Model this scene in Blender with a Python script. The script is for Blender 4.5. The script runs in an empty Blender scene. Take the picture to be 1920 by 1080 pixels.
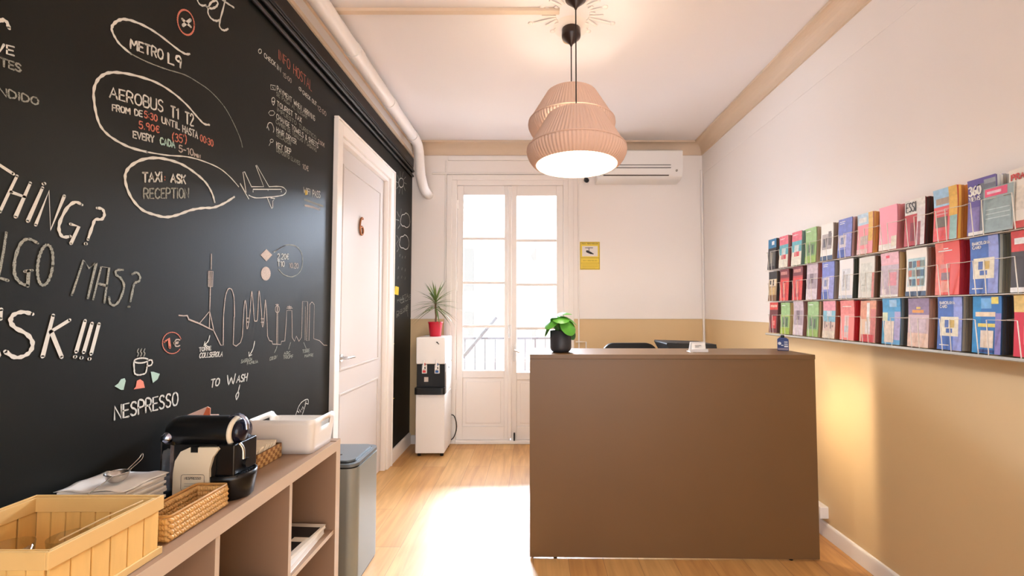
import bpy, math, random
from mathutils import Vector, Matrix
C = bpy.context.scene.collection
S = bpy.context.scene
PI = math.pi
random.seed(7)

# ------------------------------------------------------------------ camera, world, lights, exposure
H, TILT = 1.36, math.atan(.04)
cam = bpy.data.cameras.new('camera'); cam.lens = 15.0; cam.sensor_width = 36.0
cam.shift_x = -40/1920; cam.shift_y = 8/1920; cam.clip_start = .02
co = bpy.data.objects.new('camera', cam); C.objects.link(co)
co.location = (0, 0, H); co.rotation_euler = (PI/2 + TILT, 0, 0)
S.camera = co
S.view_settings.view_transform = 'Standard'; S.view_settings.look = 'None'
S.view_settings.gamma = 1.0; S.view_settings.use_curve_mapping = False
S.view_settings.exposure = 0.97

SKY, REAR = 7.5, 1.9
w = bpy.data.worlds.new('sky'); S.world = w; w.use_nodes = True
nt = w.node_tree; nt.nodes.clear()
wo = nt.nodes.new('ShaderNodeOutputWorld'); bgd = nt.nodes.new('ShaderNodeBackground')
tc = nt.nodes.new('ShaderNodeTexCoord'); sx = nt.nodes.new('ShaderNodeSeparateXYZ')
mr = nt.nodes.new('ShaderNodeMapRange'); mr.inputs['From Min'].default_value = -.25; mr.inputs['From Max'].default_value = .25
mxw = nt.nodes.new('ShaderNodeMix'); mxw.data_type = 'RGBA'
mxw.inputs['A'].default_value = (REAR*.92, REAR*1.0, REAR*1.10, 1)
mxw.inputs['B'].default_value = (SKY*.94, SKY*1.0, SKY*1.14, 1)
nt.links.new(tc.outputs['Generated'], sx.inputs[0]); nt.links.new(sx.outputs['Y'], mr.inputs['Value'])
nt.links.new(mr.outputs['Result'], mxw.inputs['Factor']); nt.links.new(mxw.outputs['Result'], bgd.inputs['Color'])
nt.links.new(bgd.outputs[0], wo.inputs['Surface'])

def area(name, loc, rot, sx_, sy_, energy, color=(1, 1, 1), portal=False, spread=None):
    l = bpy.data.lights.new(name, 'AREA'); l.shape = 'RECTANGLE'; l.size = sx_; l.size_y = sy_
    l.energy = energy; l.color = color
    if portal: l.cycles.is_portal = True
    if spread: l.spread = spread
    o = bpy.data.objects.new(name, l); C.objects.link(o); o.location = loc; o.rotation_euler = rot
    return o
def point(name, loc, energy, color, r=.04, parent=None):
    l = bpy.data.lights.new(name, 'POINT'); l.energy = energy; l.color = color; l.shadow_soft_size = r
    o = bpy.data.objects.new(name, l); C.objects.link(o); o.location = loc
    if parent: o.parent = parent
    return o
# daylight portals: the balcony door and the open rear of the room
area('balcony_portal', (-.24, 4.62, 1.62), (-PI/2, 0, 0), 1.1, 1.95, 1, portal=True)
area('rear_portal', (.25, -3.0, 1.54), (PI/2, 0, 0), 3.0, 3.05, 1, portal=True)
# area light added outside in place of bright sky, to whiten the floor
BAND = Vector((-.7, 10.8, 4.65)); band_d = Vector((-.4, 3.0, .2)) - BAND
area('floor_patch_light', BAND, band_d.to_track_quat('-Z', 'Y').to_euler(), 5.8, 1.0, 2900, (.80, .93, 1.15))
sun = bpy.data.lights.new('sun', 'SUN'); sun.energy = 18; sun.angle = .02; sun.color = (1, .98, .96)
sn = bpy.data.objects.new('sun', sun); C.objects.link(sn); sn.rotation_euler = Vector((.35, .42, -.84)).to_track_quat('-Z', 'Y').to_euler()

# ------------------------------------------------------------------ helpers
def lin(c):
    return tuple(((v/255)/12.92 if v/255 <= .04045 else ((v/255+.055)/1.055)**2.4) for v in c[:3])
MC = {}
def mat(name, rgb, rough=.5, metal=0., var=.0, scale=8., bump=0., bscale=60., spec=.5, trans=0., ior=1.45, coat=0., stretch=None, sss=0.):
    if name in MC: return MC[name]
    m = bpy.data.materials.new(name); m.use_nodes = True; t = m.node_tree; b = t.nodes['Principled BSDF']
    r = lin(rgb)
    b.inputs['Base Color'].default_value = (*r, 1); b.inputs['Roughness'].default_value = rough
    b.inputs['Metallic'].default_value = metal; b.inputs['Specular IOR Level'].default_value = spec
    b.inputs['Transmission Weight'].default_value = trans; b.inputs['IOR'].default_value = ior
    b.inputs['Coat Weight'].default_value = coat
    if var or bump:
        tc = t.nodes.new('ShaderNodeTexCoord'); mp = t.nodes.new('ShaderNodeMapping')
        t.links.new(tc.outputs['Object'], mp.inputs['Vector'])
        if stretch: mp.inputs['Scale'].default_value = stretch
    if var:
        n = t.nodes.new('ShaderNodeTexNoise'); n.inputs['Scale'].default_value = scale; n.inputs['Detail'].default_value = 5
        t.links.new(mp.outputs[0], n.inputs['Vector'])
        mx = t.nodes.new('ShaderNodeMix'); mx.data_type = 'RGBA'
        mx.inputs['A'].default_value = (*[min(1, v*(1-var)) for v in r], 1); mx.inputs['B'].default_value = (*[min(1, v*(1+var)) for v in r], 1)
        t.links.new(n.outputs['Fac'], mx.inputs['Factor']); t.links.new(mx.outputs['Result'], b.inputs['Base Color'])
    if bump:
        n2 = t.nodes.new('ShaderNodeTexNoise'); n2.inputs['Scale'].default_value = bscale; n2.inputs['Detail'].default_value = 4
        t.links.new(mp.outputs[0], n2.inputs['Vector'])
        bp = t.nodes.new('ShaderNodeBump'); bp.inputs['Strength'].default_value = bump; bp.inputs['Distance'].default_value = .004
        t.links.new(n2.outputs['Fac'], bp.inputs['Height']); t.links.new(bp.outputs[0], b.inputs['Normal'])
    MC[name] = m
    return m
def flat(rgb, rough=.45):
    return mat('ink_%02x%02x%02x' % tuple(int(v) for v in rgb), rgb, rough)

class MB:
    def __init__(s, o=(0, 0, 0)): s.v = []; s.f = []; s.m = []; s.s = []; s.o = Vector(o)
    def add(s, vs, fs, mi=0, sm=False):
        k = len(s.v); s.v += [tuple(Vector(p)-s.o) for p in vs]
        for f in fs: s.f.append(tuple(i+k for i in f)); s.m.append(mi); s.s.append(sm)
        return s
    def box(s, x0, y0, z0, x1, y1, z1, mi=0):
        v = [(x, y, z) for z in (z0, z1) for y in (y0, y1) for x in (x0, x1)]
        return s.add(v, [(0, 2, 3, 1), (4, 5, 7, 6), (0, 1, 5, 4), (2, 6, 7, 3), (0, 4, 6, 2), (1, 3, 7, 5)], mi)
    def obox(s, c, ax, ay, az, mi=0):          # oriented box, half axes
        c, ax, ay, az = map(Vector, (c, ax, ay, az))
        v = [c+ax*i+ay*j+az*k for k in (-1, 1) for j in (-1, 1) for i in (-1, 1)]
        return s.add(v, [(0, 2, 3, 1), (4, 5, 7, 6), (0, 1, 5, 4), (2, 6, 7, 3), (0, 4, 6, 2), (1, 3, 7, 5)], mi)
    def lathe(s, prof, c=(0, 0, 0), seg=32, mi=0, axis='Z', sm=True, sy=1., wob=None):
        vs = []; n = len(prof)
        for i in range(seg):
            a = 2*PI*i/seg; k = wob(i) if wob else 1.
            for r, z in prof:
                x, y = r*k*math.cos(a), r*k*math.sin(a)*sy
                p = (x, y, z) if axis == 'Z' else ((z, x, y) if axis == 'X' else (y, z, x))
                vs.append((c[0]+p[0], c[1]+p[1], c[2]+p[2]))
        fs = []
        for i in range(seg):
            j = (i+1) % seg
            for q in range(n-1): fs.append((i*n+q, j*n+q, j*n+q+1, i*n+q+1))
        return s.add(vs, fs, mi, sm)
    def cyl(s, p0, p1, r, seg=16, mi=0, r1=None):
        return s.tube([p0, p1], r, seg, mi, r1=r1)
    def tube(s, pts, r, seg=10, mi=0, r1=None, closed=False, flat_=1.):
        pts = [Vector(p) for p in pts]; n = len(pts); vs = []; up = None
        for i, p in enumerate(pts):
            a = pts[(i-1) % n] if (closed or i > 0) else p; b = pts[(i+1) % n] if (closed or i < n-1) else p
            d = (b-a).normalized()
            if up is None:
                up = Vector((0, 0, 1)) if abs(d.z) < .9 else Vector((1, 0, 0))
            u = (up - d*up.dot(d))
            if u.length < 1e-5: u = d.orthogonal()
            u.normalize(); up = u; v = d.cross(u)
            rr = r if r1 is None else r+(r1-r)*i/max(1, n-1)
            for k in range(seg):
                t = 2*PI*k/seg; vs.append(p+u*rr*math.cos(t)*flat_+v*rr*math.sin(t))
        fs = []
        for i in range(n if closed else n-1):
            i2 = (i+1) % n
            for k in range(seg):
                k2 = (k+1) % seg; fs.append((i*seg+k, i*seg+k2, i2*seg+k2, i2*seg+k))
        s.add(vs, fs, mi, True)
        if not closed: s.add(vs[:seg], [tuple(range(seg))[::-1]], mi); s.add(vs[-seg:], [tuple(range(seg))], mi)
        return s
    def prism(s, poly, axis, a, b, mi=0, sm=False):
        n = len(poly); P = lambda u, v, t: {'X': (t, u, v), 'Y': (u, t, v), 'Z': (u, v, t)}[axis]
        vs = [P(u, v, a) for u, v in poly]+[P(u, v, b) for u, v in poly]
        s.add(vs, [(i, (i+1) % n, n+(i+1) % n, n+i) for i in range(n)], mi, sm)
        return s.add(vs, [tuple(range(n))[::-1], tuple(range(n, 2*n))], mi)
    def ball(s, c, r, seg=16, mi=0, sz=1.):
        n = seg//2
        return s.lathe([(max(1e-4, r*math.sin(PI*k/n)), -r*sz*math.cos(PI*k/n)) for k in range(n+1)], c, seg, mi)
    def build(s, name, mats, parent=None, bevel=0., seg=2, loc=None, sub=0):
        me = bpy.data.meshes.new(name); me.from_pydata(s.v, [], s.f)
        for m in (mats if isinstance(mats, (list, tuple)) else [mats]): me.materials.append(m)
        me.polygons.foreach_set('material_index', s.m); me.polygons.foreach_set('use_smooth', s.s)
        me.update()
        import bmesh
        bm = bmesh.new(); bm.from_mesh(me); bmesh.ops.recalc_face_normals(bm, faces=bm.faces); bm.to_mesh(me); bm.free()
        o = bpy.data.objects.new(name, me); C.objects.link(o)
        if parent: o.parent = parent
        if loc is not None: o.location = loc
        elif parent is None: o.location = s.o
        if bevel:
            b = o.modifiers.new('bevel', 'BEVEL'); b.width = bevel; b.segments = seg; b.limit_method = 'ANGLE'; b.angle_limit = .6
            for p in me.polygons: p.use_smooth = True
            o.modifiers.new('wn', 'WEIGHTED_NORMAL')
        if sub:
            sd = o.modifiers.new('sub', 'SUBSURF'); sd.levels = sd.render_levels = sub
        return o
def tag(o, label=None, cat=None, group=None, kind=None):
    if label: o['label'] = label
    if cat: o['category'] = cat
    if group: o['group'] = group
    if kind: o['kind'] = kind
    return o
def thing(name, label, cat, loc=(0, 0, 0), group=None, rz=0):
    o = bpy.data.objects.new(name, None); C.objects.link(o); o.location = loc; o.rotation_euler = (0, 0, rz)
    o.empty_display_size = .1
    return tag(o, label, cat, group)
def struct(o): o['kind'] = 'structure'; return o
def catmull(p, n=6, closed=False):
    p = [Vector(q) for q in p]; out = []; L = len(p)
    for i in range(L if closed else L-1):
        g = (lambda k: p[k % L]) if closed else (lambda k: p[max(0, min(L-1, k))])
        a, b, c, d = g(i-1), g(i), g(i+1), g(i+2)
        for k in range(n):
            t = k/n
            out.append(.5*((2*b)+(c-a)*t+(2*a-5*b+4*c-d)*t*t+(3*b-a-3*c+d)*t**3))
    if not closed: out.append(p[-1])
    return out
def rrect(x0, y0, x1, y1, r, n=6):
    out = []
    for cx, cy, a0 in ((x1-r, y1-r, 0), (x0+r, y1-r, PI/2), (x0+r, y0+r, PI), (x1-r, y0+r, 1.5*PI)):
        for k in range(n+1):
            a = a0+PI/2*k/n; out.append((cx+r*math.cos(a), cy+r*math.sin(a)))
    return out
# survey of the room: pixel of the photograph + one known coordinate of the surface -> point on that surface
def at(px, py, X=None, Y=None, Z=None):
    c, s = math.cos(TILT), math.sin(TILT)
    xc = (px-1000)/800.; yc = (548-py)/800.; d = (xc, c-yc*s, s+yc*c)
    t = X/d[0] if X is not None else (Y/d[1] if Y is not None else (Z-H)/d[2])
    return Vector((d[0]*t, d[1]*t, H+d[2]*t))

XL, XR, YB, ZC, Y0 = -1.257, 1.754, 4.38, 3.08, -3.0
RAIL = 1.262

# ------------------------------------------------------------------ materials
M_wall = mat('wall_paint', (246, 239, 234), .75, var=.015, scale=2.5, bump=.10, bscale=35)
M_beige = mat('beige_wainscot_paint', (220, 192, 148), .55, var=.03, scale=2.5, bump=.10, bscale=35)
M_ceil = mat('ceiling_paint', (240, 234, 233), .8, var=.012, scale=2)
M_corn = mat('cornice_paint', (222, 199, 174), .6, var=.03, scale=4)
M_trim = mat('white_gloss_paint', (244, 238, 233), .6, var=.012, scale=6, spec=.2)
M_door = mat('door_paint', (216, 209, 205), .6, var=.012, scale=6, spec=.2)
M_board = mat('chalkboard_paint', (20, 21, 17), .50, var=.35, scale=3.2, bump=.05, bscale=90, spec=.24)
M_blackpaint = mat('black_pipe_paint', (34, 31, 30), .35)
M_pvc = mat('white_pvc', (238, 232, 228), .32)
M_black = mat('black_plastic', (16, 16, 17), .28)
M_soft = mat('matte_black', (28, 28, 30), .55)
M_chrome = mat('brushed_steel', (200, 198, 195), .25, 1.)
M_white = mat('white_plastic', (238, 234, 230), .35)
M_paper = mat('white_paper', (240, 234, 226), .8)

def wood_floor():
    m = bpy.data.materials.new('oak_laminate'); m.use_nodes = True; t = m.node_tree; b = t.nodes['Principled BSDF']
    L = t.links.new; N = t.nodes.new
    tc = N('ShaderNodeTexCoord'); mp = N('ShaderNodeMapping'); mp.inputs['Rotation'].default_value = (0, 0, PI/2)
    L(tc.outputs['Object'], mp.inputs['Vector'])
    br = N('ShaderNodeTexBrick'); br.offset = .37; br.inputs['Scale'].default_value = 1.0
    br.inputs['Brick Width'].default_value = 1.25; br.inputs['Row Height'].default_value = .19
    br.inputs['Mortar Size'].default_value = .0012; br.inputs['Mortar Smooth'].default_value = .3
    br.inputs['Color1'].default_value = (*lin((219, 175, 112)), 1); br.inputs['Color2'].default_value = (*lin((204, 152, 88)), 1)
    br.inputs['Mortar'].default_value = (*lin((150, 108, 66)), 1)
    L(mp.outputs[0], br.inputs['Vector'])
    mp2 = N('ShaderNodeMapping'); mp2.inputs['Scale'].default_value = (9, .9, 1); L(tc.outputs['Object'], mp2.inputs['Vector'])
    n = N('ShaderNodeTexNoise'); n.inputs['Scale'].default_value = 2.4; n.inputs['Detail'].default_value = 7; n.inputs['Distortion'].default_value = .8
    L(mp2.outputs[0], n.inputs['Vector'])
    cr = N('ShaderNodeValToRGB'); cr.color_ramp.elements[0].position = .3; cr.color_ramp.elements[1].position = .7
    cr.color_ramp.elements[0].color = (.70, .60, .50, 1); cr.color_ramp.elements[1].color = (1.08, 1.06, 1.04, 1)
    L(n.outputs['Fac'], cr.inputs['Fac'])
    mx = N('ShaderNodeMix'); mx.data_type = 'RGBA'; mx.blend_type = 'MULTIPLY'; mx.inputs['Factor'].default_value = .8
    L(br.outputs['Color'], mx.inputs['A']); L(cr.outputs['Color'], mx.inputs['B']); L(mx.outputs['Result'], b.inputs['Base Color'])
    b.inputs['Roughness'].default_value = .45; b.inputs['Specular IOR Level'].default_value = 1.0
    bp = N('ShaderNodeBump'); bp.inputs['Strength'].default_value = .12; bp.inputs['Distance'].default_value = .002
    L(br.outputs['Fac'], bp.inputs['Height']); L(bp.outputs[0], b.inputs['Normal'])
    return m
M_floor = wood_floor()

def chalk_mat(name, rgb, dens=.62):
    m = bpy.data.materials.new(name); m.use_nodes = True; t = m.node_tree; b = t.nodes['Principled BSDF']
    b.inputs['Base Color'].default_value = (*lin(rgb), 1); b.inputs['Roughness'].default_value = .95; b.inputs['Specular IOR Level'].default_value = .05
    tc = t.nodes.new('ShaderNodeTexCoord'); n = t.nodes.new('ShaderNodeTexNoise'); n.inputs['Scale'].default_value = 320; n.inputs['Detail'].default_value = 2
    t.links.new(tc.outputs['Object'], n.inputs['Vector'])
    r = t.nodes.new('ShaderNodeMapRange'); r.inputs['From Min'].default_value = .72-dens; r.inputs['From Max'].default_value = 1.0-dens
    t.links.new(n.outputs['Fac'], r.inputs['Value']); t.links.new(r.outputs['Result'], b.inputs['Alpha'])
    return m
K_w = chalk_mat('white_chalk', (214, 213, 205), .64)
K_d = chalk_mat('faint_white_chalk', (158, 160, 150), .50)
K_r = chalk_mat('red_chalk', (206, 126, 108), .58)
K_p = chalk_mat('pink_chalk', (190, 176, 166), .54)
K_m = chalk_mat('mint_chalk', (176, 206, 194), .64)
K_c = chalk_mat('coral_chalk', (232, 146, 128), .66)
K_y = chalk_mat('yellow_chalk', (226, 200, 110), .66)

def glass_mat(name, tint=(1, 1, 1), rough=.0, refl=.08):
    m = bpy.data.materials.new(name); m.use_nodes = True; t = m.node_tree; t.nodes.remove(t.nodes['Principled BSDF'])
    out = t.nodes['Material Output']; tr = t.nodes.new('ShaderNodeBsdfTransparent'); gl = t.nodes.new('ShaderNodeBsdfGlossy')
    tr.inputs['Color'].default_value = (*tint, 1); gl.inputs['Roughness'].default_value = rough
    lw = t.nodes.new('ShaderNodeLayerWeight'); lw.inputs['Blend'].default_value = .12
    ma = t.nodes.new('ShaderNodeMath'); ma.operation = 'MULTIPLY_ADD'; ma.inputs[1].default_value = .40; ma.inputs[2].default_value = refl*.4
    t.links.new(lw.outputs['Fresnel'], ma.inputs[0])
    mx = t.nodes.new('ShaderNodeMixShader'); t.links.new(ma.outputs[0], mx.inputs[0])
    t.links.new(tr.outputs[0], mx.inputs[1]); t.links.new(gl.outputs[0], mx.inputs[2]); t.links.new(mx.outputs[0], out.inputs['Surface'])
    return m
M_pane = glass_mat('window_glass', (.97, .98, .98))
M_glass = glass_mat('drinking_glass', (.95, .96, .95), .02, .10)

# ------------------------------------------------------------------ setting
struct(MB().box(XL-.3, Y0, -.12, XR+.3, YB+.26, 0).build('floor', M_floor))
struct(MB().box(XL-.2, Y0, ZC, XR+.2, YB+.26, ZC+.15).build('ceiling', M_ceil))
# left wall with the recess of the room door; black up to 2.94 m, cream above
DY0, DY1, DZ = 2.73, 3.68, 2.495            # door opening
b = MB(); XW = XL-.2
def wl(y0, z0, y1, z1, mi): b.box(XW, y0, z0, XL, y1, z1, mi)
wl(Y0, 0, DY0, 2.937, 0); wl(DY1, 0, YB+.2, 2.937, 0); wl(DY0, DZ, DY1, 2.937, 0)
wl(Y0, 2.937, YB+.2, ZC, 1)
wall_left = struct(b.build('wall_left', [M_board, M_wall]))
# right wall, two paints
b = MB(); b.box(XR, Y0, 0, XR+.15, YB+.2, RAIL, 1); b.box(XR, Y0, RAIL, XR+.15, YB+.2, ZC, 0)
struct(b.build('wall_right', [M_wall, M_beige]))
# back wall round the balcony door
BX0, BX1, BZ = -.845, .365, 2.70
b = MB(); YW = YB+.2
b.box(XL, YB, 0, BX0, YW, RAIL, 1); b.box(XL, YB, RAIL, BX0, YW, ZC, 0)
b.box(BX1, YB, 0, XR, YW, RAIL, 1); b.box(BX1, YB, RAIL, XR, YW, ZC, 0); b.box(BX0, YB, BZ, BX1, YW, ZC, 0)
struct(b.build('wall_back', [M_wall, M_beige]))
# baseboards
bb = lambda: [(0, 0), (.016, 0), (.016, .075), (.010, .085), (0, .088)]
b = MB(); b.prism([(XR-u, v) for u, v in bb()], 'Y', Y0, YB); struct(b.build('baseboard_right', M_trim, bevel=.002))
b = MB(); b.prism([(YB-u, v) for u, v in bb()], 'X', XL+.02, BX0-.02); b.prism([(YB-u, v) for u, v in bb()], 'X', BX1+.02, XR-.02)
struct(b.build('baseboard_back', M_trim, bevel=.002))
b = MB()
for y0, y1 in ((Y0, 2.62), (3.80, YB-.02)): b.prism([(XL+u*1.3, v*1.35) for u, v in bb()], 'Y', y0, y1)
struct(b.build('baseboard_left', M_trim, bevel=.002))
# cornices: cove + beads
def cove(n=8):
    p = [(0, 0), (.014, 0), (.014, .012)]
    for k in range(n+1):
        a = PI/2*k/n; p.append((.014+.080*(1-math.cos(a)), .012+.088*math.sin(a)))
    return p+[(.108, .100), (.108, .119), (0, .119)]
b = MB(); b.prism([(XR-u, 2.96+v) for u, v in cove()], 'Y', Y0, YB); struct(b.build('trim_1', M_corn))
b = MB(); b.prism([(YB-u, 2.96+v) for u, v in cove()], 'X', XL+.01, XR-.01); struct(b.build('trim_2', M_corn))
b = MB(); b.prism([(XL, 3.045), (XL+.05, 3.045), (XL+.085, 3.066), (XL+.085, 3.079), (XL, 3.079)], 'Y', Y0, YB-.11); struct(b.build('trim_3', M_corn))
# fine bead above the wainscot, cream edge over the blackboard wall
b = MB(); b.box(BX1+.06, YB-.008, RAIL, XR-.002, YB, RAIL+.012); b.box(XL, YB-.008, RAIL, BX0-.03, YB, RAIL+.012); struct(b.build('trim_4', M_trim))
b = MB(); b.box(XR-.003, Y0, RAIL, XR, YB-.01, RAIL+.012); struct(b.build('trim_5', M_wall))
b = MB(); b.prism([(XL, 2.925), (XL+.022, 2.925), (XL+.022, 2.95), (XL, 2.962)], 'Y', Y0, YB-.02); struct(b.build('trim_6', M_corn))

b = MB(); b.box(XR-.004, Y0, 2.755, XR, YB-.02, 2.80); struct(b.build('trim_7', M_wall, bevel=.002))

# ------------------------------------------------------------------ room door with the number 6
d1 = struct(thing('door_1', 'white painted room door with number 6 in the blackboard wall', 'door', (XL, 3.2, 0)))
O = d1.location
b = MB(O)
cw, ct = .075, .022
for y0, y1 in ((DY0-cw, DY0+.005), (DY1-.005, DY1+cw)):
    b.box(XL, y0, 0, XL+ct, y1, DZ+cw); 
b.box(XL, DY0+.005, DZ, XL+ct, DY1-.005, DZ+cw)
for y0, y1 in ((DY0-cw-.012, DY0-cw), (DY1+cw, DY1+cw+.012)): b.box(XL, y0, 0, XL+.032, y1, DZ+cw)
b.box(XL, DY0-cw-.012, DZ+cw, XL+.032, DY1+cw+.012, DZ+cw+.012)
b.build('door_casing', M_trim, d1, bevel=.004)
b = MB(O); b.box(XL-.13, DY0, 0, XL+.004, DY0+.03, DZ); b.box(XL-.13, DY1-.03, 0, XL+.004, DY1, DZ); b.box(XL-.13, DY0+.03, DZ-.03, XL+.004, DY1-.03, DZ)
b.build('door_jamb', M_trim, d1, bevel=.003)
leaf = MB(O).box(XL-.075, DY0+.032, .008, XL-.032, DY1-.032, DZ-.032)
leaf = leaf.build('door_leaf', M_door, d1, bevel=.003)
b = MB(O); x = XL-.032
for (y0, z0, y1, z1) in ((DY0+.12, .95, DY0+.135, DZ-.15), (DY1-.135, .95, DY1-.12, DZ-.15), (DY0+.135, DZ-.165, DY1-.135, DZ-.15), (DY0+.135, .95, DY1-.135, .965),
                         (DY0+.12, .15, DY0+.135, .80), (DY1-.135, .15, DY1-.12, .80), (DY0+.135, .785, DY1-.135, .80), (DY0+.135, .15, DY1-.135, .165)):
    b.box(x-.004, y0, z0, x+.008, y1, z1)
b.build('panel_moulding', M_door, leaf, bevel=.003)
M_bronze = mat('bronze', (150, 96, 60), .35, .9)
n6 = catmull([(.020, .075), (.004, .082), (-.018, .060), (-.030, .020), (-.026, -.030), (-.004, -.052), (.020, -.042), (.028, -.018), (.018, .006), (-.004, .012), (-.024, -.008)], 5)
b = MB(O); b.tube([(x+.008, 3.16+u, 1.965+v*.92) for u, v, in [(p.x, p.y) for p in [Vector((q[0], q[1], 0)) for q in n6]]], .0075, 8) if False else None
b.tube([(x+.009, 3.16+q[0], 1.965+q[1]*.95) for q in n6], .0075, 8)
b.build('number_six', M_bronze, d1)
b = MB(O); hy, hz = 2.86, 1.035
b.cyl((x-.001, hy, hz), (x+.012, hy, hz), .026, 20); b.cyl((x+.012, hy, hz), (x+.05, hy, hz), .010, 12); b.tube([(x+.05, hy-.008, hz), (x+.052, hy+.05, hz), (x+.048, hy+.115, hz-.004)], .009, 10)
b.build('door_handle', M_chrome, d1)

# ------------------------------------------------------------------ glazed balcony door
d2 = struct(thing('door_2', 'white glazed double balcony door in the back wall', 'door', (-.24, YB, 0)))
O = d2.location
b = MB(O)
b.box(BX0, YB-.012, 0, BX0+.055, YB+.15, BZ); b.box(BX1-.055, YB-.012, 0, BX1, YB+.15, BZ); b.box(BX0+.055, YB-.012, BZ-.055, BX1-.055, YB+.15, BZ)
b.box(BX0+.055, YB-.02, 0, BX1-.055, YB+.15, .035)
b.box(BX0+.055, YB+.06, .035, BX0+.085, YB+.15, BZ-.055); b.box(BX1-.085, YB+.06, .035, BX1-.055, YB+.15, BZ-.055); b.box(BX0+.085, YB+.06, BZ-.085, BX1-.085, YB+.15, BZ-.055); b.box(BX0+.085, YB+.06, .035, BX1-.085, YB+.15, .06)
b.build('door_frame', M_trim, d2, bevel=.005)
b = MB(O)
b.box(BX0-.05, YB-.022, 0, BX0+.004, YB, BZ+.05); b.box(BX1-.004, YB-.022, 0, BX1+.05, YB, BZ+.05); b.box(BX0+.004, YB-.022, BZ-.004, BX1-.004, YB, BZ+.05)
b.build('door_casing', M_trim, d2, bevel=.006)
def leafs(x0, x1, g0, g1, gz0, gz1, z0, z1, mz):
    b = MB(O); y0, y1 = YB+.012, YB+.052
    b.box(x0, y0, z0, g0, y1, z1); b.box(g1, y0, z0, x1, y1, z1); b.box(g0, y0, gz1, g1, y1, z1); b.box(g0, y0, gz0-.075, g1, y1, gz0)
    b.box(g0, y0, z0, g1, y1, z0+.13); b.box(g0, y0+.012, z0+.13, g1, y1-.01, gz0-.075)
    # raised field of the bottom panel
    b.box(g0+.035, y0+.004, z0+.165, g1-.035, y0+.02, gz0-.11)
    lf = b.build('door_leaf', M_trim, d2, bevel=.004)
    for z in mz:
        MB(O).box(g0, y0+.004, z-.014, g1, y1-.004, z+.014).build('muntin', M_trim, lf, bevel=.003)
    zs = [gz0]+list(mz)+[gz1]
    for k in range(4):
        MB(O).box(g0-.003, YB+.030, zs[k]+(.011 if k else 0), g1+.003, YB+.034, zs[k+1]-(.011 if k < 3 else 0)).build('pane', M_pane, lf)
    return lf
la = leafs(-.789, -.237, -.724, -.299, .735, 2.548, .036, 2.645, (1.185, 1.634, 2.092))
lb = leafs(-.229, .309, -.171, .239, .715, 2.540, .036, 2.645, (1.165, 1.615, 2.072))
b = MB(O); b.box(-.262, YB-.012, .06, -.222, YB+.011, 2.63); b.build('cover_strip', M_trim, d2, bevel=.008, seg=3)
b = MB(O); b.box(-.205, YB+.002, .83, -.180, YB+.011, 1.0); b.cyl((-.192, YB+.005, .945), (-.192, YB-.045, .945), .008, 10); b.tube([(-.195, YB-.045, .945), (-.14, YB-.048, .925)], .008, 10)
b.build('door_handle', mat('aged_white_metal', (205, 198, 190), .35, .3), lb, bevel=.001)
b = MB(O); b.box(-.256, YB-.026, 1.08, -.232, YB-.011, 1.20); b.tube([(-.244, YB-.03, 1.19), (-.236, YB-.055, 1.15), (-.240, YB-.05, 1.07)], .007, 8)
b.build('door_bolt', mat('aged_white_metal', (205, 198, 190), .35, .3), d2)
b = MB(O); b.box(-.20, YB-.024, .035, -.185, YB+.005, .11); b.build('floor_bolt', M_soft, d2)
for z in (.55, 1.55, 2.4):
    MB(O).cyl((-.786, YB+.004, z), (-.786, YB+.004, z+.09), .008, 10).build('hinge', M_trim, la)
# ------------------------------------------------------------------ outside: balcony, railing, house opposite
struct(MB().box(-1.6, YB+.26, -.14, 1.3, YB+1.15, -.02).build('balcony_floor', mat('balcony_tile', (196, 178, 168), .7)))
rl = thing('balcony_railing', 'pale iron railing of the balcony outside the glazed door', 'railing', (-.2, YB+1.05, -.02))
M_rail = mat('pale_iron', (66, 64, 66), .6)
O = rl.location
b = MB(O); b.box(-1.55, O.y-.02, .98, 1.2, O.y+.02, 1.01); b.box(-1.55, O.y-.015, .06, 1.2, O.y+.015, .085); b.build('rail', M_rail, rl)
for k in range(22):
    xx = -1.5+k*.127
    MB(O).box(xx-.007, O.y-.007, -.02, xx+.007, O.y+.007, .99).build('baluster', M_rail, rl)
pole = MB((-1.0, 5.02, .4)); pole.tube([(-1.50, 4.98, -.01), (-.43, 5.02, 1.27)], .022, 10)
tag(pole.build('awning_crank', mat('awning_grey', (74, 72, 72), .6)), 'slanting grey bar seen through the left leaf of the balcony door', 'bar')
bl = MB((-.42, 5.15, -.02)); bl.lathe([(.001, 0), (.13, 0), (.16, .12), (.15, .45), (.09, .62), (.001, .66)], (-.42, 5.05, -.02), 20)
tag(bl.build('blue_sack', mat('blue_sack', (110, 130, 180), .8, var=.2)), 'pale blue sack standing on the balcony behind the left leaf', 'sack')
bl = MB((-.02, 5.1, -.02)); bl.box(-.20, 4.95, -.02, .2, 5.2, .62)
tag(bl.build('pink_box', mat('pink_box', (225, 120, 140), .7), bevel=.02), 'pink box standing on the balcony behind the right leaf', 'box')
hs = thing('apartment_house', 'pale apartment house across the street seen through the balcony door', 'building', (0, 15, -9))
O = hs.location
M_fac = mat('pale_facade', (226, 216, 206), .9, var=.05, scale=1.5); M_sh = mat('facade_shutter', (92, 90, 88), .8)
MB(O).box(-9, 15, -9, 9, 17, 4.2).build('facade', M_fac, hs)
MB(O).box(-9.1, 14.6, 4.2, 9.1, 17, 4.45).build('eaves', M_fac, hs)
for k in range(7):
    for z in (-3.5, -.2, 2.0):
        MB(O).box(-7.4+k*2.2, 14.93, z, -6.5+k*2.2, 15, z+1.5).build('shutter', M_sh, hs)
for z in (-3.7, -.4): MB(O).box(-8, 14.4, z, 8, 15, z+.12).build('ledge', M_fac, hs)
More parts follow.
